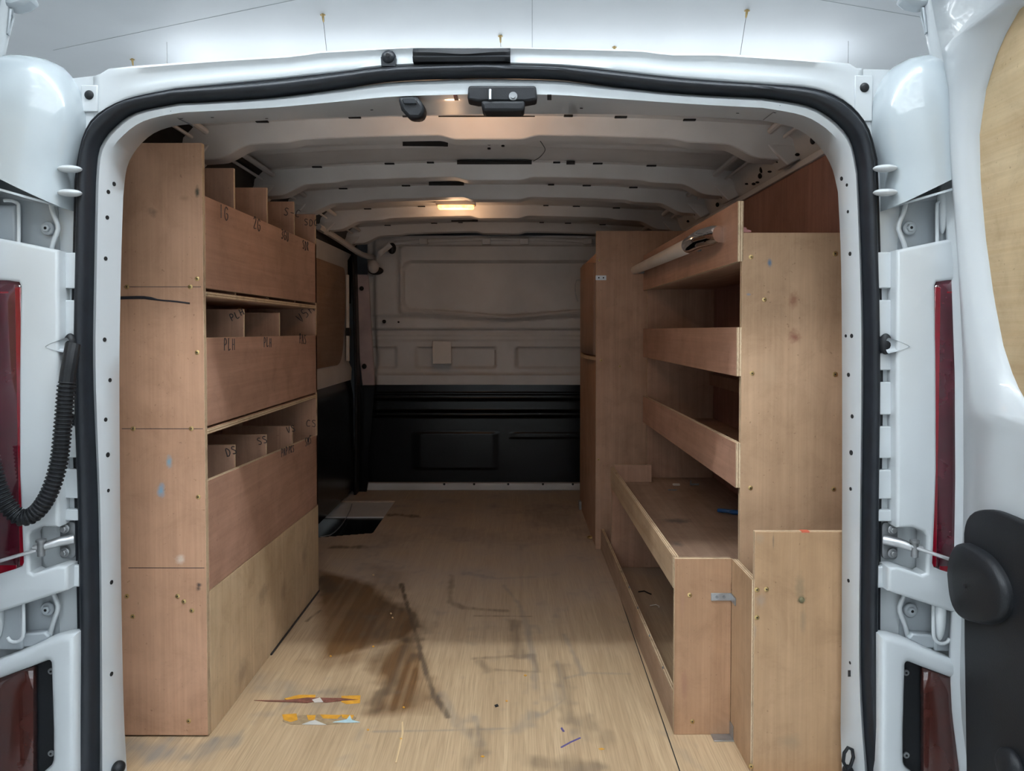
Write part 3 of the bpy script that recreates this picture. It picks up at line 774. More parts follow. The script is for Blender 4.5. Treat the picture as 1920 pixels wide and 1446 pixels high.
# pockets ahead of the ribs
def under(u0, v0, u1, v1, name, m, z, th=.003):
    P = [at(u, v, Z=z) for u, v in ((u0, v1), (u1, v1), (u1, v0), (u0, v0))]
    return V(name, MB().prism(P, (0, 0, th)), m)
under(755, 266, 840, 275, 'roof_slot', HOLE, 1.389)
under(857, 303, 997, 313, 'roof_slot', HOLE, 1.385)
under(804, 343, 870, 348, 'roof_slot', HOLE, 1.387)
under(876, 355, 995, 360, 'roof_slot', HOLE, 1.387)
under(890, 389, 990, 394, 'roof_slot', HOLE, 1.387)
under(846, 413, 896, 416, 'roof_slot', HOLE, 1.387)
under(822, 219, 1003, 226, 'roof_slot', HOLE, 1.388)
under(1062, 304, 1078, 312, 'roof_slot', HOLE, 1.384)
for y0 in (.62, 1.13, 1.50, 1.96):
    for s in (-1, 1): V('roof_pad', MB().ell(Vector((s * .44, y0, 1.386 - .05 * .19)), .075, .030, .009), PAINT_IN, smooth=60)
for (u, v) in ((450, 289), (494, 285), (1340, 278), (1381, 281), (917, 272), (917, 280), (943, 275)):
    V('roof_hole', MB().cyl(at(u, v, Z=1.374), (0, 0, .004), .0045, 12), HOLE)
# thin wire on the roof skin
V('roof_wire', MB().tube(resample([at(u, v, Z=1.381) for u, v in ((1011, 262), (1018, 272), (1022, 282), (1012, 295), (1000, 302))], 14), .0012, 6), BLACK)
# cant rails
rows = []
for x, z in ((.75, 1.345), (.765, 1.335), (.775, 1.305), (.795, 1.275), (.80, 1.262), (.79, 1.250)): rows.append([Vector((x, y, z)) for y in (.12, .5, 1.0, 1.5, 2.0, 2.56)])
V('cant_rail', MB().grid(rows), PAINT_IN, smooth=50)
rows = [[Vector((-x, y, z)) for y in (.14, .5, 1.0, 1.5, 2.0, 2.56)] for x, z in ((.72, 1.375), (.765, 1.34), (.80, 1.25), (.81, 1.0))]
V('cant_cavity_dark', MB().grid(rows), GLOSSB, smooth=50)  # black sheet stands in for the shade inside the open left cavity
for s in (-1, 1):
    ends = (.10, .47, .985, 1.345, 1.80, 2.30)
    for a, c in zip(ends, ends[1:]):
        V('roof_bow_strut', MB().tube([Vector((s * .70, a + .10, 1.355)), Vector((s * .70, c - .05, 1.350))], .0085, 10), PAINT_IN)
        V('roof_bow_wire', MB().tube([Vector((s * .735, a + .10, 1.340)), Vector((s * .735, c - .05, 1.336))], .0045, 8), PAINT_IN)
Xr = .785
for (u, v, r) in ((1524, 263, .010), (1428, 318, .010), (1425, 330, .008), (1345, 384, .008), (1413, 345, .004), (1443, 322, .003), (1495, 290, .004), (1323, 397, .006), (1290, 415, .005), (1400, 345, .003), (1420, 342, .003)):
    p = at(u, v, X=Xr - .012); V('rail_hole', MB().ell(p, .006, r * .8, r), HOLE)
# side walls of the load bay
V('side_lining', MB().box(-.822, -.812, .0, 1.75, -.02, 1.0), PAINT_IN)
ln = board('wall_lining', .785, .797, .0, 2.50, .0, 1.262, van, PLY_DARK)
V('lining_rim', MB().box(.776, .797, .0, 2.5, 1.262, 1.278), PAINT_IN, bevel=.002)

# ---- sliding door on the left
XS = -.80
sd = MB().grid([[Vector((x, y, z)) for y in np.linspace(1.0, 2.44, 16)] for x, z in ((-.78, .02), (-.765, .10), (-.775, .35), (-.775, .52), (-.79, .60), (-.80, .63))]).out('sliding_door', GLOSSB, van, smooth=60)
MB().grid([[Vector((x, y, z)) for y in (1.0, 1.6, 2.2, 2.40, 2.44)] for x, z in ((-.785, .60), (-.782, .66), (-.80, .70), (-.80, 1.22), (-.78, 1.25))]).out('door_frame_panel', PAINT_IN, sd, smooth=40)
pts = rounded([(1.0, .69), (2.25, .69), (2.33, .95), (2.33, 1.17), (1.0, 1.17)], [0, .1, .1, .05, 0], 6)
plate('window_board', [pts], lambda x, y, z: (-.792 + z, x, y), .008, .001, ply('door_board_ply', (.33, .22, .15), (.26, .165, .11), 1), sd, 1)
MB().box(-.79, -.775, 2.345, 2.365, .70, 1.14).out('window_reveal', WHITE_TUBE, sd, bevel=.004)
MB().box(-.79, -.77, 2.34, 2.37, .83, .87).out('door_button', BLACK, sd, bevel=.003)
rows = [[Vector((-.765 + .008 * math.sin(z * 3), y, z)) for y in (2.42, 2.435, 2.50)] for z in np.linspace(-.02, 1.27, 14)]
V('pillar_gap_seal', MB().grid(rows), BLACK, smooth=60, solid=.012)
V('lock_pillar', MB().prism([at(u, v, Y=2.52) for u, v in ((668, 515), (690, 515), (696, 620), (702, 722), (680, 722), (672, 640))], (0, .02, 0)), PINK)
V('pillar_foot', MB().prism([at(u, v, Y=2.50) for u, v in ((676, 723), (702, 723), (696, 800), (688, 870), (690, 905), (682, 950), (676, 985), (655, 985), (668, 850))], (0, .02, 0)), GLOSSB)
V('pillar_latch', MB().ell(at(678, 541, Y=2.51), .012, .01, .012).ell(at(683, 687, Y=2.51), .013, .01, .014), BLACK)
pts3 = [at(597, 425, X=-.76), at(640, 452, X=-.745), at(680, 478, X=-.72), at(718, 486, X=-.66)]
rl = V('slide_rail', MB().tube(resample(pts3, 12), .014, 6), PAINT_IN)
V('slide_bracket', MB().obox(at(722, 468, Y=2.45), (.03, 0, .025), (0, .006, 0), (-.008, 0, .01)).ell(at(700, 500, Y=2.46), .03, .03, .035), PAINT_IN)
V('slide_stop', MB().ell(at(735, 466, Y=2.50), .022, .02, .03), BLACK)
V('slide_roller', MB().ell(at(705, 508, Y=2.50), .04, .02, .022), BLACK)
# step well
V('step_mat', MB().prism([Vector(p) for p in ((-.82, 1.60, -.02), (-.52, 1.66, -.02), (-.52, 2.02, -.02), (-.82, 2.02, -.02))], (0, 0, .006)), GLOSSB)
V('door_sill', MB().prism([Vector(p) for p in ((-.82, 2.00, -.02), (-.50, 2.00, -.02), (-.50, 2.32, -.02), (-.82, 2.32, -.02))], (0, 0, .012)), PAINT_IN)
V('step_wire', MB().tube(resample([at(u, v, Z=.001) for u, v in ((600, 1007), (620, 1003), (640, 985), (655, 960), (660, 945))], 14), .002, 6), DULL)

# ---- bulkhead
YB = 2.556
def rr(x, z, x0, x1, z0, z1, r, soft):
    cx, cz = (x0 + x1) / 2, (z0 + z1) / 2; dx = abs(x - cx) - (x1 - x0) / 2 + r; dz = abs(z - cz) - (z1 - z0) / 2 + r
    d = math.hypot(max(dx, 0), max(dz, 0)) + min(max(dx, dz), 0) - r
    return sm(.5 - d / soft)
bz = lambda v: at(900, v, Y=YB).z
bx_ = lambda u: at(u, 600, Y=YB).x
Lw, zt, zw = bx_(757), bz(491), bz(582)
def bulk(x, z):
    y = 0
    dip = .030 * (1 - min(abs(x) / .45, 1))
    y += .022 * rr(x, z + dip * sm((zt - z) / (zt - zw)), Lw, .60, zw, zt + .0, .05, .014)      # window pressing, sunk
    y -= .012 * rr(x, z, bx_(749), .66, bz(589) - dip, bz(461), .03, .01)
    y += .010 * sm((bz(592) + 0 - z - dip * .9) / .008)
    y += .016 * sm((bz(616) - z) / .010)
    for v in (628, 636): y -= .004 * math.exp(-((z - bz(v)) / .006) ** 2)
    for v in (640,): pass
    y += .012 * (rr(x, z, bx_(778), bx_(928), bz(690), bz(652), .01, .010) + rr(x, z, bx_(968), .62, bz(690), bz(652), .01, .010) + rr(x, z, bx_(690), bx_(740), bz(690), bz(652), .01, .010))
    y -= .016 * sm((bz(700) - z) / .012)
    return y * 1.5 + .03 * sm((bx_(705) - x) / .02)
X_ = np.linspace(bx_(688), .79, 150); Z_ = np.linspace(bz(722), bz(442), 110)
V('bulkhead', MB().grid([[Vector((x, YB + bulk(x, z), z)) for x in X_] for z in Z_]), PAINT_IN, smooth=60)
def bl(x, z):
    y = .010
    for v in (738, 749, 771, 781): y -= .014 * math.exp(-((z - bz(v)) / .0040) ** 2)
    y -= .006 * rr(x, z, bx_(965), .5, bz(822), bz(812), .005, .006) + .006 * rr(x, z, bx_(780), bx_(930), bz(880), bz(812), .02, .01)
    return y
Z_ = np.linspace(bz(905), bz(722), 110)
V('bulkhead_lower_trim', MB().grid([[Vector((x, YB + bl(x, z), z)) for x in np.linspace(bx_(680), .79, 80)] for z in Z_]), GLOSSB, smooth=60)
V('bulkhead_sill', MB().box(bx_(678), .79, YB - .02, YB + .03, .0, bz(905)), PAINT_IN, bevel=.003)
for u in (833, 889, 953, 1018, 1074): V('sill_plug', MB().cyl(at(u, 908, Y=YB - .02), (0, -.003, 0), .006, 12), HOLE)
V('bulkhead_patch', MB().prism([at(u, v, Y=YB - .012) for u, v in ((811, 639), (846, 641), (847, 682), (811, 683))], (0, -.006, 0)), WHITE_TUBE, bevel=.003)
for u, v, r in ((720, 603, .010), (747, 604, .005), (824, 468, .005), (1072, 466, .005)):
    V('bulkhead_hole', MB().cyl(at(u, v, Y=YB - .016), (0, .01, 0), r, 14), HOLE)
for u in (794, 912, 983, 1102): V('bulkhead_clip', MB().box(at(u - 8, 455, Y=YB - .02).x, at(u + 8, 455, Y=YB - .02).x, YB - .03, YB, bz(459), bz(448)), PAINT_IN, bevel=.003)
V('bulkhead_rim', MB().tube([at(u, v, Y=YB - .005) for u, v in ((740, 456), (800, 452), (900, 448), (1000, 448), (1110, 452))], .012, 8), PAINT_IN)
V('bulkhead_swage', MB().tube([at(u, v, Y=YB - .012) for u, v in ((795, 583), (870, 589), (950, 595), (1030, 589), (1085, 584))], .010, 8), PAINT_IN)

# ---- interior lamp
LENS = NT('warm_lit_lens'); LENS.set('Base Color', (.9, .6, .3, 1))
e_ = LENS.ramp(LENS.noise(LENS.co, 60), [(.3, (1, .33, .06)), (.7, (1, .48, .13))]); LENS.l(e_, LENS.b.inputs['Emission Color']); LENS.set('Emission Strength', 5.0)
pz = 1.372
c = at(855, 387, Z=pz)
dl = MB().box(c.x - .082, c.x + .082, c.y - .028, c.y + .022, pz + .002, pz + .02).out('dome_lamp', WHITE_TUBE, van, bevel=.004)
MB().box(c.x - .074, c.x + .074, c.y - .026, c.y + .018, pz - .012, pz + .004).out('lamp_lens', LENS.mat, dl, bevel=.006)
def lamp(name, loc, e, col, size):
    l = bpy.data.lights.new(name, 'POINT'); l.energy = e; l.color = col; l.shadow_soft_size = size
    o = link(bpy.data.objects.new(name, l)); o.location = loc; return o
lamp('dome_bulb', (c.x, c.y, pz - .05), DOME_POWER * 10, (1, .62, .36), .03)
cl = Vector((-.02, .19, 1.345))
hl = MB().box(cl.x - .05, cl.x + .05, cl.y - .03, cl.y, 1.36, 1.392).out('rear_load_lamp', WHITE_TUBE, van, bevel=.003)
MB().box(cl.x - .045, cl.x + .045, cl.y + .0, cl.y + .006, 1.362, 1.388).out('lamp_lens', LENS.mat, hl, bevel=.002)
lamp('rear_load_bulb', (cl.x, cl.y + .03, 1.365), HEADER_POWER * 10, (1, .62, .36), .015)

# ================================================================== plywood floor with its stains
x0, x1, y0, y1 = -.81, .785, -.05, YB - .02
gx = np.arange(x0, x1, .0042); gy = np.concatenate([np.arange(y0, 1.0, .0038), np.arange(1.0, y1, .009), [y1]])
GX, GY = np.meshgrid(gx, gy); nx, ny = len(gx), len(gy)
rng = np.random.default_rng(3)
def vnoise(sc, sx=1, sy=1, seed=0):
    r_ = np.random.default_rng(seed); G = r_.random((200, 200)); a = (GX - x0) * sc * sx; b_ = (GY - y0) * sc * sy
    i = a.astype(int) % 199; j = b_.astype(int) % 199; fa = a - np.floor(a); fb = b_ - np.floor(b_); fa = fa * fa * (3 - 2 * fa); fb = fb * fb * (3 - 2 * fb)
    return (G[i, j] * (1 - fa) + G[i + 1, j] * fa) * (1 - fb) + (G[i, j + 1] * (1 - fa) + G[i + 1, j + 1] * fa) * fb
N1 = (vnoise(9, seed=1) + .5 * vnoise(22, seed=2) + .25 * vnoise(60, seed=3)) / 1.75 - .5
N2 = (vnoise(40, seed=4) + .5 * vnoise(95, 1, .35, seed=5)) / 1.5 - .5
N3 = vnoise(120, 1, .12, seed=6) - .5
oil = np.zeros_like(GX); scuff = np.zeros_like(GX)
def stroke(A, pts, wpx, k, soft=.5, nz=1.0):
    """dirt along a line of frame points; wpx in millimetres"""
    P = [at(u, v, Z=0) for u, v in pts]; D = np.full_like(GX, 9.)
    for a, c in zip(P, P[1:]):
        dx, dy = c.x - a.x, c.y - a.y; L2 = dx * dx + dy * dy + 1e-9
        t = np.clip(((GX - a.x) * dx + (GY - a.y) * dy) / L2, 0, 1)
        D = np.minimum(D, np.hypot(GX - a.x - t * dx, GY - a.y - t * dy))
    w_ = wpx / 1000; m = np.clip((1 + soft - D / w_ + (N1 * 1.2 + N2) * nz) / soft / 2, 0, 1) * k
    np.maximum(A, m, out=A)
wet = np.zeros_like(GX)
def soak(A, pts, soft, k, nz=1.0, streak=0):
    P = [at(u, v, Z=0) for u, v in pts]; inside = np.zeros(GX.shape, bool); D = np.full_like(GX, 9.)
    for a, c in zip(P, P[1:] + P[:1]):
        dx, dy = c.x - a.x, c.y - a.y; t = np.clip(((GX - a.x) * dx + (GY - a.y) * dy) / (dx * dx + dy * dy + 1e-9), 0, 1)
        D = np.minimum(D, np.hypot(GX - a.x - t * dx, GY - a.y - t * dy))
        hitx = ((a.y > GY) != (c.y > GY)) & (GX < (c.x - a.x) * (GY - a.y) / ((c.y - a.y) or 1e-9) + a.x); inside ^= hitx
    sd = np.where(inside, D, -D) / soft + (N1 * 1.3 + N2 * .6) * nz
    np.maximum(A, np.clip(sd * .5 + .5, 0, 1) * k * (1 + streak * (vnoise(55, 1.3, .05, seed=9) - .5)), out=A)
soak(wet, [(598, 1070), (640, 1080), (700, 1098), (735, 1128), (775, 1148), (786, 1176), (765, 1196), (700, 1212), (650, 1232), (598, 1240)], .022, .95, .8, .5)
soak(wet, [(690, 1240), (765, 1192), (790, 1225), (806, 1275), (812, 1310), (795, 1338), (690, 1338), (725, 1290)], .026, .85, 1.2, 1.2)
soak(wet, [(700, 1060), (760, 1075), (755, 1120), (700, 1100)], .03, .3, 1.2, .6)
soak(wet, [(560, 1240), (700, 1215), (690, 1240), (600, 1262)], .02, .45, 1.2, .9)
tread = np.clip((GY - .45) / .7, 0, 1) * .62 * np.clip(1 + N1 * 1.2, 0, 1.4)
stroke(oil, [(640, 1110), (700, 1120), (740, 1150)], 60, .45, .9, .9)
stroke(oil, [(670, 1150), (720, 1185), (760, 1175)], 48, .5, .9, 1.1)
stroke(oil, [(700, 1210), (740, 1260), (760, 1310)], 40, .35, .9, 1.8)
stroke(oil, [(650, 1300), (740, 1330)], 26, .3, .9, 2.0)
stroke(oil, [(700, 1330), (760, 1230), (775, 1190)], 20, .6, .6, 2.0)
stroke(oil, [(640, 960), (780, 968)], 22, .9, .6, 1.6)
stroke(oil, [(630, 1026), (670, 1026)], 24, .8, .6, 1.4)
stroke(oil, [(600, 1085), (615, 1110)], 30, .9, .6)
stroke(oil, [(752, 1095), (768, 1150), (780, 1190), (792, 1240), (812, 1300), (840, 1345)], 6.5, .95, .5, .8)
stroke(oil, [(772, 1150), (782, 1175)], 14, .8, .5, .8)
stroke(oil, [(847, 1080), (845, 1130), (870, 1140), (950, 1146)], 9, .5, .6, 1.4)
stroke(oil, [(890, 1155), (995, 1156)], 4, .5, .6, .8)
stroke(oil, [(965, 1165), (968, 1200), (975, 1230)], 14, .5, .6, 1.2)
stroke(oil, [(888, 1235), (1000, 1228), (1010, 1260), (930, 1256)], 6, .42, .6, 1.4)
stroke(oil, [(900, 1240), (915, 1258)], 9, .4, .6, 1.2)
stroke(oil, [(1050, 1250), (1065, 1300), (1060, 1350)], 12, .33, .8, 2)
stroke(oil, [(1090, 1350), (1130, 1375), (1140, 1400)], 18, .3, .8, 2)
stroke(oil, [(890, 1370), (900, 1400), (880, 1440)], 12, .45, .8, 2)
stroke(oil, [(1000, 1430), (1110, 1440)], 20, .5, .8, 2)
stroke(oil, [(735, 1010), (850, 1000), (1000, 1010)], 90, .22, .9, 2)
stroke(oil, [(1000, 960), (1090, 1000)], 90, .25, .9, 2)
stroke(scuff, [(240, 1400), (300, 1412)], 26, .75, .7, 1.6)
stroke(scuff, [(380, 1412), (430, 1395)], 22, .55, .7, 2)
stroke(scuff, [(945, 1098), (975, 1135), (985, 1170), (1000, 1230), (1004, 1290)], 8, .55, .6, 1.6)
stroke(scuff, [(1010, 1290), (1040, 1310)], 22, .3, .7, 2.4)
stroke(scuff, [(1058, 1190), (1082, 1240), (1095, 1266)], 6, .45, .6, 1.2)
stroke(scuff, [(1060, 1272), (1100, 1262), (1180, 1264)], 5, .4, .6, 1.2)
stroke(scuff, [(870, 1075), (930, 1085), (1000, 1082)], 9, .4, .6, 1.6)
stroke(scuff, [(700, 1372), (830, 1370), (960, 1366)], 3.5, .55, .6, .9)
stroke(scuff, [(960, 1372), (985, 1352), (1000, 1340)], 13, .55, .7, 1.6)
stroke(scuff, [(1020, 1340), (1060, 1310), (1045, 1240)], 4, .4, .6, 1)
stroke(scuff, [(830, 1300), (850, 1350), (900, 1395)], 10, .35, .7, 1.6)
stroke(scuff, [(890, 1345), (900, 1390)], 4, .5, .6, 1)
stroke(scuff, [(450, 1270), (540, 1290), (620, 1320)], 30, .25, .9, 2.4)
stroke(oil, [(575, 1165), (600, 1145)], 5, .9, .5, 1)
oil = np.clip(oil * (1 + N3 * 1.0) + np.clip(N1 * 1.5 - .28, 0, 1) * .35 * (GY < .7), 0, 1)
oil = np.clip(oil + np.clip((GY - .8) / 1.6, 0, 1) * (.03 + .5 * N1), 0, 1)      # trodden dirt gathers towards the front of the bay
scuff = np.clip(scuff * (1 + N3 * .8) + np.clip(N1 * 1.2 + N2 - .30, 0, 1) * .9, 0, 1)
Vt = np.stack([GX.ravel(), GY.ravel(), np.zeros(GX.size)], 1)
idx = np.arange(nx * ny).reshape(ny, nx)
fa = np.stack([idx[:-1, :-1], idx[:-1, 1:], idx[1:, 1:], idx[1:, :-1]], -1).reshape(-1, 4)
fc = Vt[fa].mean(1)
keep = ~((fc[:, 0] < -.532) & (fc[:, 1] > 1.69 + (fc[:, 0] + .532) * .32) & (fc[:, 1] < 2.285))
fa = fa[keep]
me = bpy.data.meshes.new('plywood_floor'); me.from_pydata(Vt.tolist(), [], fa.tolist())
a_ = me.attributes.new('oil', 'FLOAT', 'POINT'); a_.data.foreach_set('value', oil.ravel().astype('f'))
a_ = me.attributes.new('scuff', 'FLOAT', 'POINT'); a_.data.foreach_set('value', scuff.ravel().astype('f'))
for n_, A_ in (('wet', wet), ('tread', tread)): me.attributes.new(n_, 'FLOAT', 'POINT').data.foreach_set('value', A_.ravel().astype('f'))
N = NT('worn_floor_ply')
f1 = N.noise(N.mapping((34, 1.2, 1)), 1, 5, .6, .8); f2 = N.noise(N.mapping((420, 7, 1)), 1, 2, .6, .2)
col = N.ramp(f1, [(.3, (.395, .275, .165)), (.7, (.525, .385, .24))])
col = N.mix(N.math('MULTIPLY', N.ramp(f2, [(.42, (0, 0, 0)), (.7, (1, 1, 1))]), .62), col, (.27, .185, .105))
ao = N.n('Attribute', attribute_name='oil').outputs['Fac']; as_ = N.n('Attribute', attribute_name='scuff').outputs['Fac']
aw = N.n('Attribute', attribute_name='wet').outputs['Fac']; at_ = N.n('Attribute', attribute_name='tread').outputs['Fac']
col = N.mix(at_, col, (.40, .315, .26)); col = N.mix(aw, col, N.mix(1.0, col, (.36, .255, .16), 'MULTIPLY'))
col = N.mix(N.math('MULTIPLY', as_, .75), col, (.17, .165, .16)); col = N.mix(N.math('MULTIPLY', ao, .84), col, (.085, .058, .038))
N.l(col, N.b.inputs['Base Color']); N.set('Roughness', .55); N.set('Specular IOR Level', .35); N.bump(f2, .25, .0008)
me.materials.append(N.mat)
fl = put('plywood_floor', me, None, 0, 0)
k = fl.modifiers.new('t', 'SOLIDIFY'); k.thickness = .012; k.offset = -1
tag(fl, 'worn stained plywood floor sheet covering the load bay of the van', 'floor board')
# cut line of the sheet along the bench
a, c = Vector((.386, -.05, .0006)), Vector((.412, 1.32, .0006))
MB().prism([a, a + Vector((.0022, 0, 0)), c + Vector((.0022, 0, 0)), c], (0, 0, -.001)).out('cut_line', HOLE, fl)
def patch(name, L, m, z=.0012):
    P = [at(u, v, Z=z) for u, v in L]; return MB().prism(P, (0, 0, -.001)).out(name, m, fl)
PALE = plain('pale_splinter', (.62, .46, .26), .7); ORANGE = plain('orange_paint', (.62, .30, .03), .6, var=.2, scale=60); GASH = plain('torn_red_veneer', (.17, .06, .04), .8, var=.4, scale=90)
BROWNT = plain('brown_paper_residue', (.30, .21, .12), .7, var=.25, scale=80); PALEB = plain('pale_blue_paint', (.42, .60, .66), .6, var=.2, scale=60)
patch('paint_mark', [(533, 1310), (560, 1303), (592, 1303), (590, 1310), (560, 1311), (545, 1316)], ORANGE)
patch('paint_mark', [(640, 1305), (676, 1304), (675, 1318), (650, 1320), (640, 1316)], ORANGE)
patch('torn_gash', [(476, 1313), (530, 1313), (560, 1310), (575, 1308), (640, 1309), (672, 1312), (640, 1314), (612, 1317), (590, 1315), (575, 1318), (540, 1316), (500, 1315)], GASH, .0018)
patch('splinter', [(585, 1312), (600, 1308), (606, 1316), (590, 1317)], WHITE_TUBE, .0024)
patch('paper_residue', [(532, 1342), (600, 1340), (660, 1341), (668, 1346), (655, 1356), (600, 1359), (545, 1358), (530, 1352)], BROWNT)
patch('paint_mark', [(529, 1340), (556, 1338), (558, 1350), (545, 1354), (532, 1350)], ORANGE, .0016)
patch('paint_mark', [(575, 1341), (592, 1341), (590, 1350), (578, 1350)], ORANGE, .0016)
patch('paint_mark', [(600, 1340), (640, 1341), (632, 1348), (606, 1347)], ORANGE, .0016)
patch('paint_mark', [(640, 1340), (664, 1341), (660, 1349), (642, 1346)], ORANGE, .0016)
patch('paint_mark', [(566, 1358), (590, 1350), (612, 1359)], plain('whitish_scrape', (.5, .49, .46), .7), .0018)
patch('paint_mark', [(624, 1354), (650, 1349), (656, 1341), (660, 1350), (675, 1354), (650, 1355)], PALEB, .002)
for u, v, w_ in ((757, 1326, 5), (700, 1212, 5), (733, 1150, 4), (736, 1158, 4), (700, 1078, 5), (950, 1314, 5), (985, 1266, 6), (1128, 1404, 12), (905, 1418, 8), (690, 1368, 5), (620, 1230, 5), (752, 1385, 5)):
    patch('paint_fleck', [(u - w_ / 2, v), (u, v - 1.6), (u + w_ / 2, v + .3), (u, v + 1.8)], ORANGE if v > 1200 else PALE)
patch('pale_scrape', [(753, 1354), (756, 1353), (757, 1375), (750, 1405), (744, 1430), (741, 1430), (748, 1402), (753, 1375)], PALE)
patch('dark_chip', [(927, 1322), (933, 1320), (935, 1324), (929, 1326)], HOLE)
PURP = plain('purple_ink', (.10, .08, .22), .7)
V2 = MB(); V2.tube([at(u, v, Z=.0005) for u, v in ((1052, 1402), (1070, 1392), (1088, 1384))], .0018, 6); V2.tube([at(u, v, Z=.0005) for u, v in ((1053, 1366), (1057, 1372))], .0025, 6); V2.out('ink_mark', PURP, fl)

# ================================================================== left racking
XF = -.578
yN, yF = .104, .990
lr = thing('racking_unit', 'tall plywood bin racking along the left wall with marker writing on its fronts', 'shelving', (-.69, .55, 0))
Y_ = yN
def sp(u, v, y=yN): p = at(u, v, Y=y); return (p.x, p.y, p.z)
PLY_END = ply('end_panel_ply', (.52, .305, .192), (.43, .24, .148), 2, spots=[(sp(287, 398), (.012, .05, .012), (.14, .09, .06), .6), (sp(345, 372), (.012, .05, .008), (.20, .11, .06), .5),
    (sp(370, 360), (.006, .05, .014), (.02, .03, .02), .9), (sp(317, 866), (.009, .05, .016), (.16, .28, .36), .9), (sp(302, 920), (.010, .05, .016), (.16, .30, .42), .95),
    (sp(338, 1050), (.012, .05, .012), (.55, .47, .40), .7), (sp(373, 1097), (.008, .05, .006), (.04, .03, .03), .9), (sp(372, 1104), (.007, .05, .006), (.05, .04, .03), .8)])
# near end, with its rounded top corner cut to the body
pts = [(-.80, .004), (XF, .004), (XF, 1.243), (-.703, 1.243), (-.735, 1.215), (-.768, 1.14), (-.80, 1.0)]
ep = MB().prism([Vector((x, yN, z)) for x, z in pts], (0, .014, 0)); ep.m = [0, 0] + [1] * (len(ep.m) - 2)
ep = ep.out('end_panel', [PLY_END, EDGE[1]], lr, bevel=.0012)
board('end_panel', -.80, XF, yF - .014, yF, 0, 1.232, lr)
board('back_panel', -.812, -.80, yN, yF, 0, 1.23, lr, PLY_DARK)
FR1 = ply('bin_front_ply', (.49, .285, .200), (.40, .225, .155), 1)
xf0, xf1 = XF - .002, XF + .0
for z0, z1 in ((.945, 1.137), (.655, .841), (.296, .527)):
    dz = .0
    if z0 == .296:
        q = MB().prism([Vector((XF, y, z)) for y, z in ((yN + .014, .307), (yF, .285), (yF, .515), (yN + .014, .540))], (-.012, 0, 0)); q.m = [0, 0, 1, 1, 1, 1]
        q.out('bin_front', [FR1, EDGE[0]], lr, bevel=.001)
    else: board('bin_front', XF - .012, XF, yN + .014, yF - .0, z0, z1, lr, FR1)
q = MB().prism([Vector((XF + .0005, y, z)) for y, z in ((yN + .014, .0), (yF, .0), (yF, .284), (yN + .014, .306))], (-.012, 0, 0)); q.m = [0, 0, 1, 1, 1, 1]
KICK = ply('pale_kick_board', (.68, .51, .33), (.57, .41, .25), 2, spots=[((XF, .45, .18), (.05, .05, .03), (.22, .16, .10), .5), ((XF, .62, .13), (.05, .03, .05), (.25, .17, .11), .5), ((XF, .83, .16), (.05, .03, .06), (.28, .2, .13), .5), ((XF, .3, .05), (.05, .05, .03), (.25, .18, .12), .5)])
q.out('kick_board', [KICK, EDGE[0]], lr, bevel=.001)
board('shelf', -.80, XF + .001, yN + .014, yF - .014, .926, .938, lr, grain=1)
board('shelf', -.80, XF + .001, yN + .014, yF - .014, .638, .650, lr, grain=1)
board('shelf', -.80, XF - .012, yN + .014, yF - .014, .290, .302, lr, grain=1)
for yy, zt_ in ((.311, 1.236), (.543, 1.235), (.786, 1.240)): board('divider', -.798, XF - .012, yy, yy + .009, .938, zt_, lr)
for yy, zt_ in ((.365, .908), (.639, .906)): board('divider', -.798, XF - .012, yy, yy + .009, .650, zt_, lr)
for yy, zt_ in ((.298, .588), (.520, .581), (.752, .574)): board('divider', -.798, XF - .012, yy, yy + .009, .302, zt_, lr)
board('back_batten', -.799, -.765, .80, .83, .302, 1.10, lr)
for u, v in ((238, 538), (357, 538), (370, 523), (370, 661), (250, 804), (359, 804), (372, 932), (238, 1118), (333, 1118), (345, 1128), (360, 1145), (249, 1156), (354, 1352)):
    screw(at(u, v, Y=yN), (0, -1, 0), lr)
for v0, ua, ub in ((538, 232, 377), (804, 228, 381), (1065, 240, 384)): MB().obox((at(ua, v0, Y=yN) + at(ub, v0, Y=yN)) / 2, ((ub - ua) / 2 / 905, 0, 0), (0, .0003, 0), (0, 0, .0006)).out('pencil_line', INK, ep)
MB().tube(resample([at(u, v, Y=yN) for u, v in ((222, 559), (270, 558), (300, 563), (325, 565), (356, 569))], 12), [.0035] * 6 + [.002] * 6, 6).out('marker_stroke', INK, ep)
eX = (0, 1, 0); eZ = (0, 0, 1)
def wf(t, u, v, h, k=1.0):   # writing on the bin fronts (they face right, so it runs away from the camera)
    p = at(u, v, X=XF); write(t, p, eX, eZ, h, lr, .0022, adv=1.15 * k)
def wd(t, u, v, y, h, tilt=0): # writing on dividers facing the camera
    p = at(u, v, Y=y); c_, s_ = math.cos(tilt), math.sin(tilt); write(t, p + Vector((0, -.0005, 0)), (c_, 0, s_), (-s_, 0, c_), h, lr, .0022)
wf('1G', 411, 407, .030); wf('2G', 475, 428, .030); wf('3GU', 527, 447, .026); wf('SDR', 567, 466, .026)
wd('S-C', 531, 402, .786, .022, -.2); wd('SDC', 570, 423, yF - .014, .020)
wf('PLH', 419, 658, .026); wf('PLH', 494, 651, .024); wf('PAS', 561, 645, .028)
wd('PLH', 434, 602, .365, .016, .45); wd('V5H', 563, 606, yF - .014, .028, .7)
wd('DS', 425, 856, .298, .018, .3); wd('SS', 484, 834, .520, .018, .3); wd('VS', 538, 812, .752, .018, .2); wd('CS', 574, 800, yF - .014, .022)
wf('PAP', 527, 858, .022); wf('PKS', 541, 852, .020); wf('SMS', 572, 838, .026)
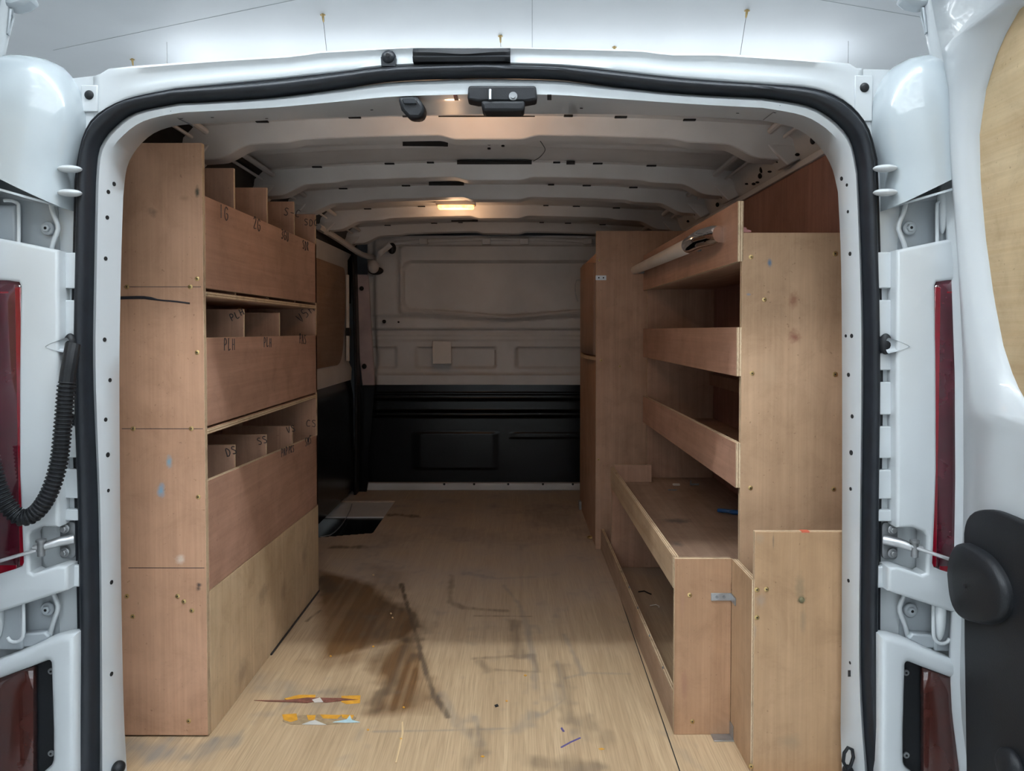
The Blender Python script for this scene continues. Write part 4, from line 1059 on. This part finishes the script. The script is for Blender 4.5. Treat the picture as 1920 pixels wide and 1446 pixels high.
V3 = MB().prism([Vector((XF + .0015, .50, 0.0005)), Vector((XF + .0055, .50, .0005)), Vector((XF + .0055, .985, .0005)), Vector((XF + .0015, .985, .0005))], (0, 0, .004)); V3.out('base_rubber_strip', RUBBER, lr)

# ================================================================== right racking
XR = .545
rk = thing('racking_unit', 'open fronted plywood shelf racking on the right wall with three lipped shelves', 'shelving', (.66, .7, 0))
def sc_(u, v): p = at(u, v, Y=.12); return (p.x, p.y, p.z)
PLY_C = ply('stained_end_panel', (.50, .325, .20), (.415, .26, .155), 2, spots=[(sc_(1488, 562), (.012, .05, .022), (.22, .09, .05), .75), (sc_(1490, 632), (.016, .05, .018), (.20, .07, .045), .8),
    (sc_(1443, 493), (.006, .05, .012), (.06, .13, .22), .9), (sc_(1404, 552), (.006, .05, .004), (.12, .2, .3), .7), (sc_(1440, 700), (.03, .05, .05), (.40, .27, .17), .4)])
q = MB().box(XR - .004, .785, .120, .134, 0, 1.06, mats=[1, 1, 0, 0, 1, 1]).out('end_panel', [PLY_C, EDGE[1]], rk, bevel=.0012)
board('end_panel', XR, .785, 1.250, 1.262, 0, 1.06, rk)
for z0, z1 in ((1.000, 1.126), (.760, .863), (.525, .620)):
    board('shelf_lip', XR - .014, XR - .001, .1195 if z1 > 1 else .121, 1.256, z0, z1, rk, FR1)
    board('shelf', XR, .785, .134, 1.25, z0 + .004, z0 + .014, rk, grain=1)
board('back_rail', .770, .784, .134, 1.25, .66, .70, rk)
for u, v in ((1408, 482), (1433, 562), (1410, 700), (1407, 915), (1563, 917)): screw(at(u, v, Y=.12), (0, -1, 0), rk)
for u, v in ((1566, 476), (1566, 702)): screw(at(u, v, Y=.12), (0, -1, 0), rk, r=.0055)
# fluorescent style pole along the top lip
pl_ = thing('tube_light', 'white tube with a chrome end fixed along the top lip of the right racking', 'tube light', (.50, .75, 1.07))
A, C_ = Vector((.497, .262, 1.072)), Vector((.500, 1.285, 1.073)); d = (A - C_).normalized()
A = at(1295, 459, X=.497); C_ = at(1190, 507, Y=1.27); d = (A - C_).normalized(); K = at(1350, 439, X=.524)
MB().tube([C_, C_ + d * .01, A], [.010, .0155, .019], 24).out('tube', WHITE_TUBE, pl_, smooth=50)
mid_ = A + d * .02
MB().tube(resample([A - d * .012, A + d * .012, A.lerp(K, .4) + Vector((-.006, -.012, .002)), A.lerp(K, .75) + Vector((-.004, -.006, .001)), K], 10), [.0200, .0205, .021, .0215, .0220, .0225, .0225, .0225, .0225, .019], 28).out('chrome_end', CHROME, pl_, smooth=60)
MB().cyl(C_ - d * .016, d * .016, .002, 8).cyl(C_ - d * .004, d * .008, .0105, 20).out('end_pin', STEEL, pl_)
MB().box(C_.x + .004, XR - .014, C_.y - .035, C_.y - .02, C_.z - .014, C_.z - .002).out('wall_clip', DULL, pl_, bevel=.002)
MB().box(A.x, XR - .013, A.y + .03, A.y + .045, A.z - .012, A.z + .004).out('wall_clip', DULL, pl_, bevel=.002)
tag(MB().ell(at(1398, 434, Y=.128), .012, .008, .004).ell(at(1394, 431, Y=.132), .007, .010, .006).out('cloth_scrap', plain('pink_cloth', (.38, .17, .16), .9, bump=.5)), 'small pinkish rag scrap lying on top of the right end panel', 'rag')

# low bench box
bn = thing('bench_box', 'low plywood bench box before the right racking with lipped top and open bin', 'storage box', (.46, .6, 0))
PLY_D = ply('bench_front_ply', (.45, .27, .16), (.36, .205, .115), 2, spots=[(sp(1280, 1130, .118), (.006, .05, .04), (.28, .15, .10), .5), (sp(1283, 1290, .118), (.008, .05, .05), (.27, .13, .09), .5)])
MB().box(.404, .524, .118, .130, 0, .376, mats=[1, 1, 0, 0, 1, 1]).out('front_panel', [PLY_D, EDGE[1]], bn, bevel=.0012)
board('top_board', .416, .785, .134, 1.235, .316, .327, bn, ply('bench_top_ply', (.40, .27, .19), (.31, .20, .14), 1, spots=[((.52, .62, .327), (.05, .03, .03), (.06, .05, .05), .7), ((.66, .45, .327), (.07, .02, .03), (.5, .38, .28), .4), ((.47, .40, .327), (.02, .03, .03), (.05, .05, .05), .6)]))
board('top_lip', .403, .415, .130, 1.16, .309, .378, bn, ply('bench_lip_ply', (.58, .44, .30), (.47, .33, .21), 1))
board('end_lip', .415, XR + .0, 1.150, 1.160, .327, .388, bn)
board('toe_board', .404, .416, .131, 1.455, 0, .082, bn, ply('toe_board_ply', (.48, .34, .24), (.37, .25, .17), 1))
board('far_panel', .416, .785, 1.235, 1.247, 0, .316, bn)
board('side_board', .524, .536, -.016, .118, 0, .376, bn, ply('side_board_ply', (.50, .33, .20), (.41, .26, .15), 2))
for u, v in ((1293, 1116), (1298, 1353)): screw(at(u, v, Y=.118), (0, -1, 0), bn)
for k, (u, v) in enumerate(((1180, 1101), (1196, 1140), (1218, 1192), (1243, 1252))):
    screw(at(u, v, X=.404), (-1, 0, 0), bn, DULL, .003)
def angle_bracket(v0, v1, z_low=False):
    a = at(1333, v0, Y=.117); b_ = at(1372, v1, Y=.117); m = MB()
    m.box(a.x, .5235, .1150, .1172, b_.z, a.z)
    m.box(.5215, .5237, .085, .117, b_.z, a.z)
    o = m.out('angle_bracket', STEEL, bn, bevel=.0004)
    for x in (a.x + .012, a.x + .027): MB().cyl(Vector((x, .1148, (a.z + b_.z) / 2)), (0, -.0012, 0), .003, 12).out('bracket_screw', DULL, o)
angle_bracket(1112, 1126)
m = MB(); m.box(.482, .5237, .090, .1172, .0006, .0026); m.box(.5215, .5237, .095, .117, .0, .030); m.out('angle_bracket', STEEL, bn, bevel=.0004)
# front board standing at the very back
fb = thing('upright_board', 'upright plywood board standing nearest the camera at the lower right', 'board', (.66, -.01, 0))
sg = lambda u, v: tuple(at(u, v, Y=-.017))
PLY_G = ply('knotted_board', (.48, .305, .175), (.395, .24, .13), 2, spots=[(sg(1503, 1125), (.009, .05, .009), (.10, .08, .04), .95), (sg(1500, 1100), (.011, .05, .035), (.20, .15, .09), .55), (sg(1506, 1165), (.007, .05, .03), (.22, .16, .10), .5),
    (sg(1428, 1128), (.012, .05, .016), (.30, .23, .18), .6), (sg(1412, 1185), (.007, .05, .022), (.25, .20, .17), .6), (sg(1480, 1390), (.03, .05, .02), (.30, .21, .13), .6), (sg(1425, 1010), (.012, .05, .012), (.30, .21, .14), .5), (sg(1450, 985 + 30), (.002, .05, .02), (.1, .08, .06), .6)])
MB().box(.5285, .785, -.017, -.005, 0, .470, mats=[1, 1, 0, 0, 1, 1]).out('board_panel', [PLY_G, EDGE[1]], fb, bevel=.0012)
for u, v in ((1419, 1106), (1437, 1105), (1419, 1158), (1403 + 5, 1437)): screw(at(u, v, Y=-.017), (0, -1, 0), fb)
MB().ell(at(1503, 1125, Y=-.017), .006, .003, .006).out('knot', plain('dark_knot', (.14, .12, .06), .6), fb)
MB().box(at(1503, 997, Y=-.017).x, at(1518, 997, Y=-.017).x, -.0172, -.0048, .468, .4706).out('red_pencil_mark', plain('red_mark', (.5, .10, .05), .7), fb)

# tall cabinet at the far right
cb = thing('tall_cabinet', 'tall plywood cabinet at the far right with a curved side flap', 'cabinet', (.58, 1.8, 0))
PLY_A = ply('cabinet_ply', (.54, .34, .23), (.45, .27, .18), 2)
MB().box(.383, .785, 1.460, 1.474, 0, 1.242, mats=[1, 1, 0, 0, 1, 1]).out('front_panel', [PLY_A, EDGE[1]], cb, bevel=.0012)
board('side_panel', .386, .398, 1.474, 2.19, 0, 1.16, cb, PLY_A)
board('far_panel', .398, .785, 2.176, 2.19, 0, 1.16, cb)
rows = []
for z in np.linspace(.76, 1.12, 8):
    rows.append([Vector((.384 - .020 * math.sin(math.pi * min(t * 1.0, 1)), 1.476 + .62 * t, z + (0 if z < 1.1 else .02 * math.sin(math.pi * t)))) for t in np.linspace(0, 1, 14)])
MB().grid(rows).out('curved_flap', ply('flap_ply', (.33, .215, .16), (.26, .165, .12), 2), cb, smooth=60, solid=.005)
rows = [[Vector((.386 - w_ - .026 * math.sin(math.pi * t), 1.476 + .62 * t, z)) for t in np.linspace(0, 1, 14)] for w_, z in ((-.01, .752), (0, .752), (0, .738), (-.01, .738))]
MB().grid(rows).out('flap_rim', EDGE[2], cb, smooth=60)
MB().tube(resample([Vector((.376, 2.02, 1.09)), Vector((.350, 2.02, 1.085)), Vector((.348, 2.02, 1.03)), Vector((.360, 2.02, .99))], 12), .003, 8).out('flap_hook', STEEL, cb)
q = at(1127, 521, Y=1.459); m = MB().box(q.x - .021, q.x + .020, 1.4572, 1.4598, q.z - .009, q.z + .009).out('joining_plate', plain('bright_zinc', (.72, .76, .80), .35, .3), cb)
for dx in (-.009, .009): MB().cyl(Vector((q.x + dx, 1.457, q.z)), (0, -.001, 0), .003, 10).out('plate_screw', HOLE, m)
for u, v in ((1127, 676), (1162, 687), (1124, 488), (1122, 862)): screw(at(u, v, Y=1.46), (0, -1, 0), cb)
tag(MB().box(.374, .386, 2.10, 2.14, .0, .04).out('corner_bracket', STEEL, bevel=.002), 'small metal corner bracket standing on the floor beside the far cabinet', 'bracket')

# ================================================================== loose bits
# brush and battery like clutter on the third shelf
zs_ = .525 + .0145
t = thing('paint_brush', 'narrow silver handled brush standing on the lowest lipped shelf', 'brush', (.72, .60, zs_))
MB().tube([(.72, .60, zs_ + .030), (.72, .60, zs_ + .075), (.722, .60, zs_ + .11)], [.007, .006, .002], 12).out('bristles', WHITE_TUBE, t)
MB().box(.706, .734, .585, .612, zs_, zs_ + .034).out('metal_block', STEEL, t, bevel=.002)
tag(MB().tube([(.60, .80, zs_ + .006), (.64, .77, zs_ + .010), (.69, .74, zs_ + .006)], .005, 8).ell((.60, .80, zs_ + .010), .018, .012, .009).out('cable_scrap', BLACK), 'short black cable scrap lying beside the brush on the shelf', 'cable')
zt2 = .3275
tag(MB().tube(resample([(.66, .72, zt2 + .005), (.68, .70, zt2 + .008), (.71, .69, zt2 + .006), (.73, .66, zt2 + .005)], 10), .006, 8).ell((.70, .69, zt2 + .007), .018, .010, .007).out('cable_tie_bundle', plain('blue_plastic', (.02, .10, .28), .4)), 'blue plastic offcut lying on the bench top at the back', 'offcut')
p = at(1268, 909, Z=zt2 + .003); tag(MB().box(p.x - .012, p.x + .012, p.y - .006, p.y + .006, zt2, zt2 + .007).out('wood_peg', WHITE_TUBE, bevel=.002), 'tiny pale wooden peg on the far end of the bench top', 'peg')
p = at(1262, 919, Z=zt2 + .001); tag(MB().box(p.x - .016, p.x + .012, p.y - .003, p.y + .003, zt2, zt2 + .003).out('wood_splinter', DULL), 'thin dark splinter beside the pale peg on the bench top', 'splinter')
p = at(1295, 910, Z=zt2); tag(MB().tube([p + Vector((0, 0, .003)), p + Vector((0, 0, .016))], .003, 8).box(p.x - .003, p.x + .028, p.y - .002, p.y + .002, zt2, zt2 + .006).out('metal_clip', DULL), 'small dark metal clip standing on the bench top right of the peg', 'clip')
p = at(1228, 1136, Z=.004); tag(MB().tube([p + Vector((-.016, 0, 0)), p + Vector((.004, .004, .002)), p + Vector((.012, -.004, 0)), p + Vector((.010, -.014, 0))], .0018, 8).out('bent_wire', WHITE_TUBE), 'bent pale wire piece lying on the floor under the bench', 'wire')
p = at(1215, 1112, Z=.004); tag(MB().tube([p + Vector((-.03, .01, 0)), p + Vector((-.01, .012, .002)), p, p + Vector((.008, -.012, 0))], .0022, 8).out('black_string', BLACK), 'black string scrap on the floor under the bench behind the pale wire', 'string')
p = at(1108, 1008, Z=.003); tag(MB().tube([p + Vector((.014 * math.cos(a), .014 * math.sin(a), .001)) for a in np.linspace(0, 6.0, 14)], .003, 8).ell(p + Vector((.004, 0, .003)), .008, .008, .004).out('tap_washer', BRASS), 'small round brass washer on the floor beside the cabinet foot', 'washer')
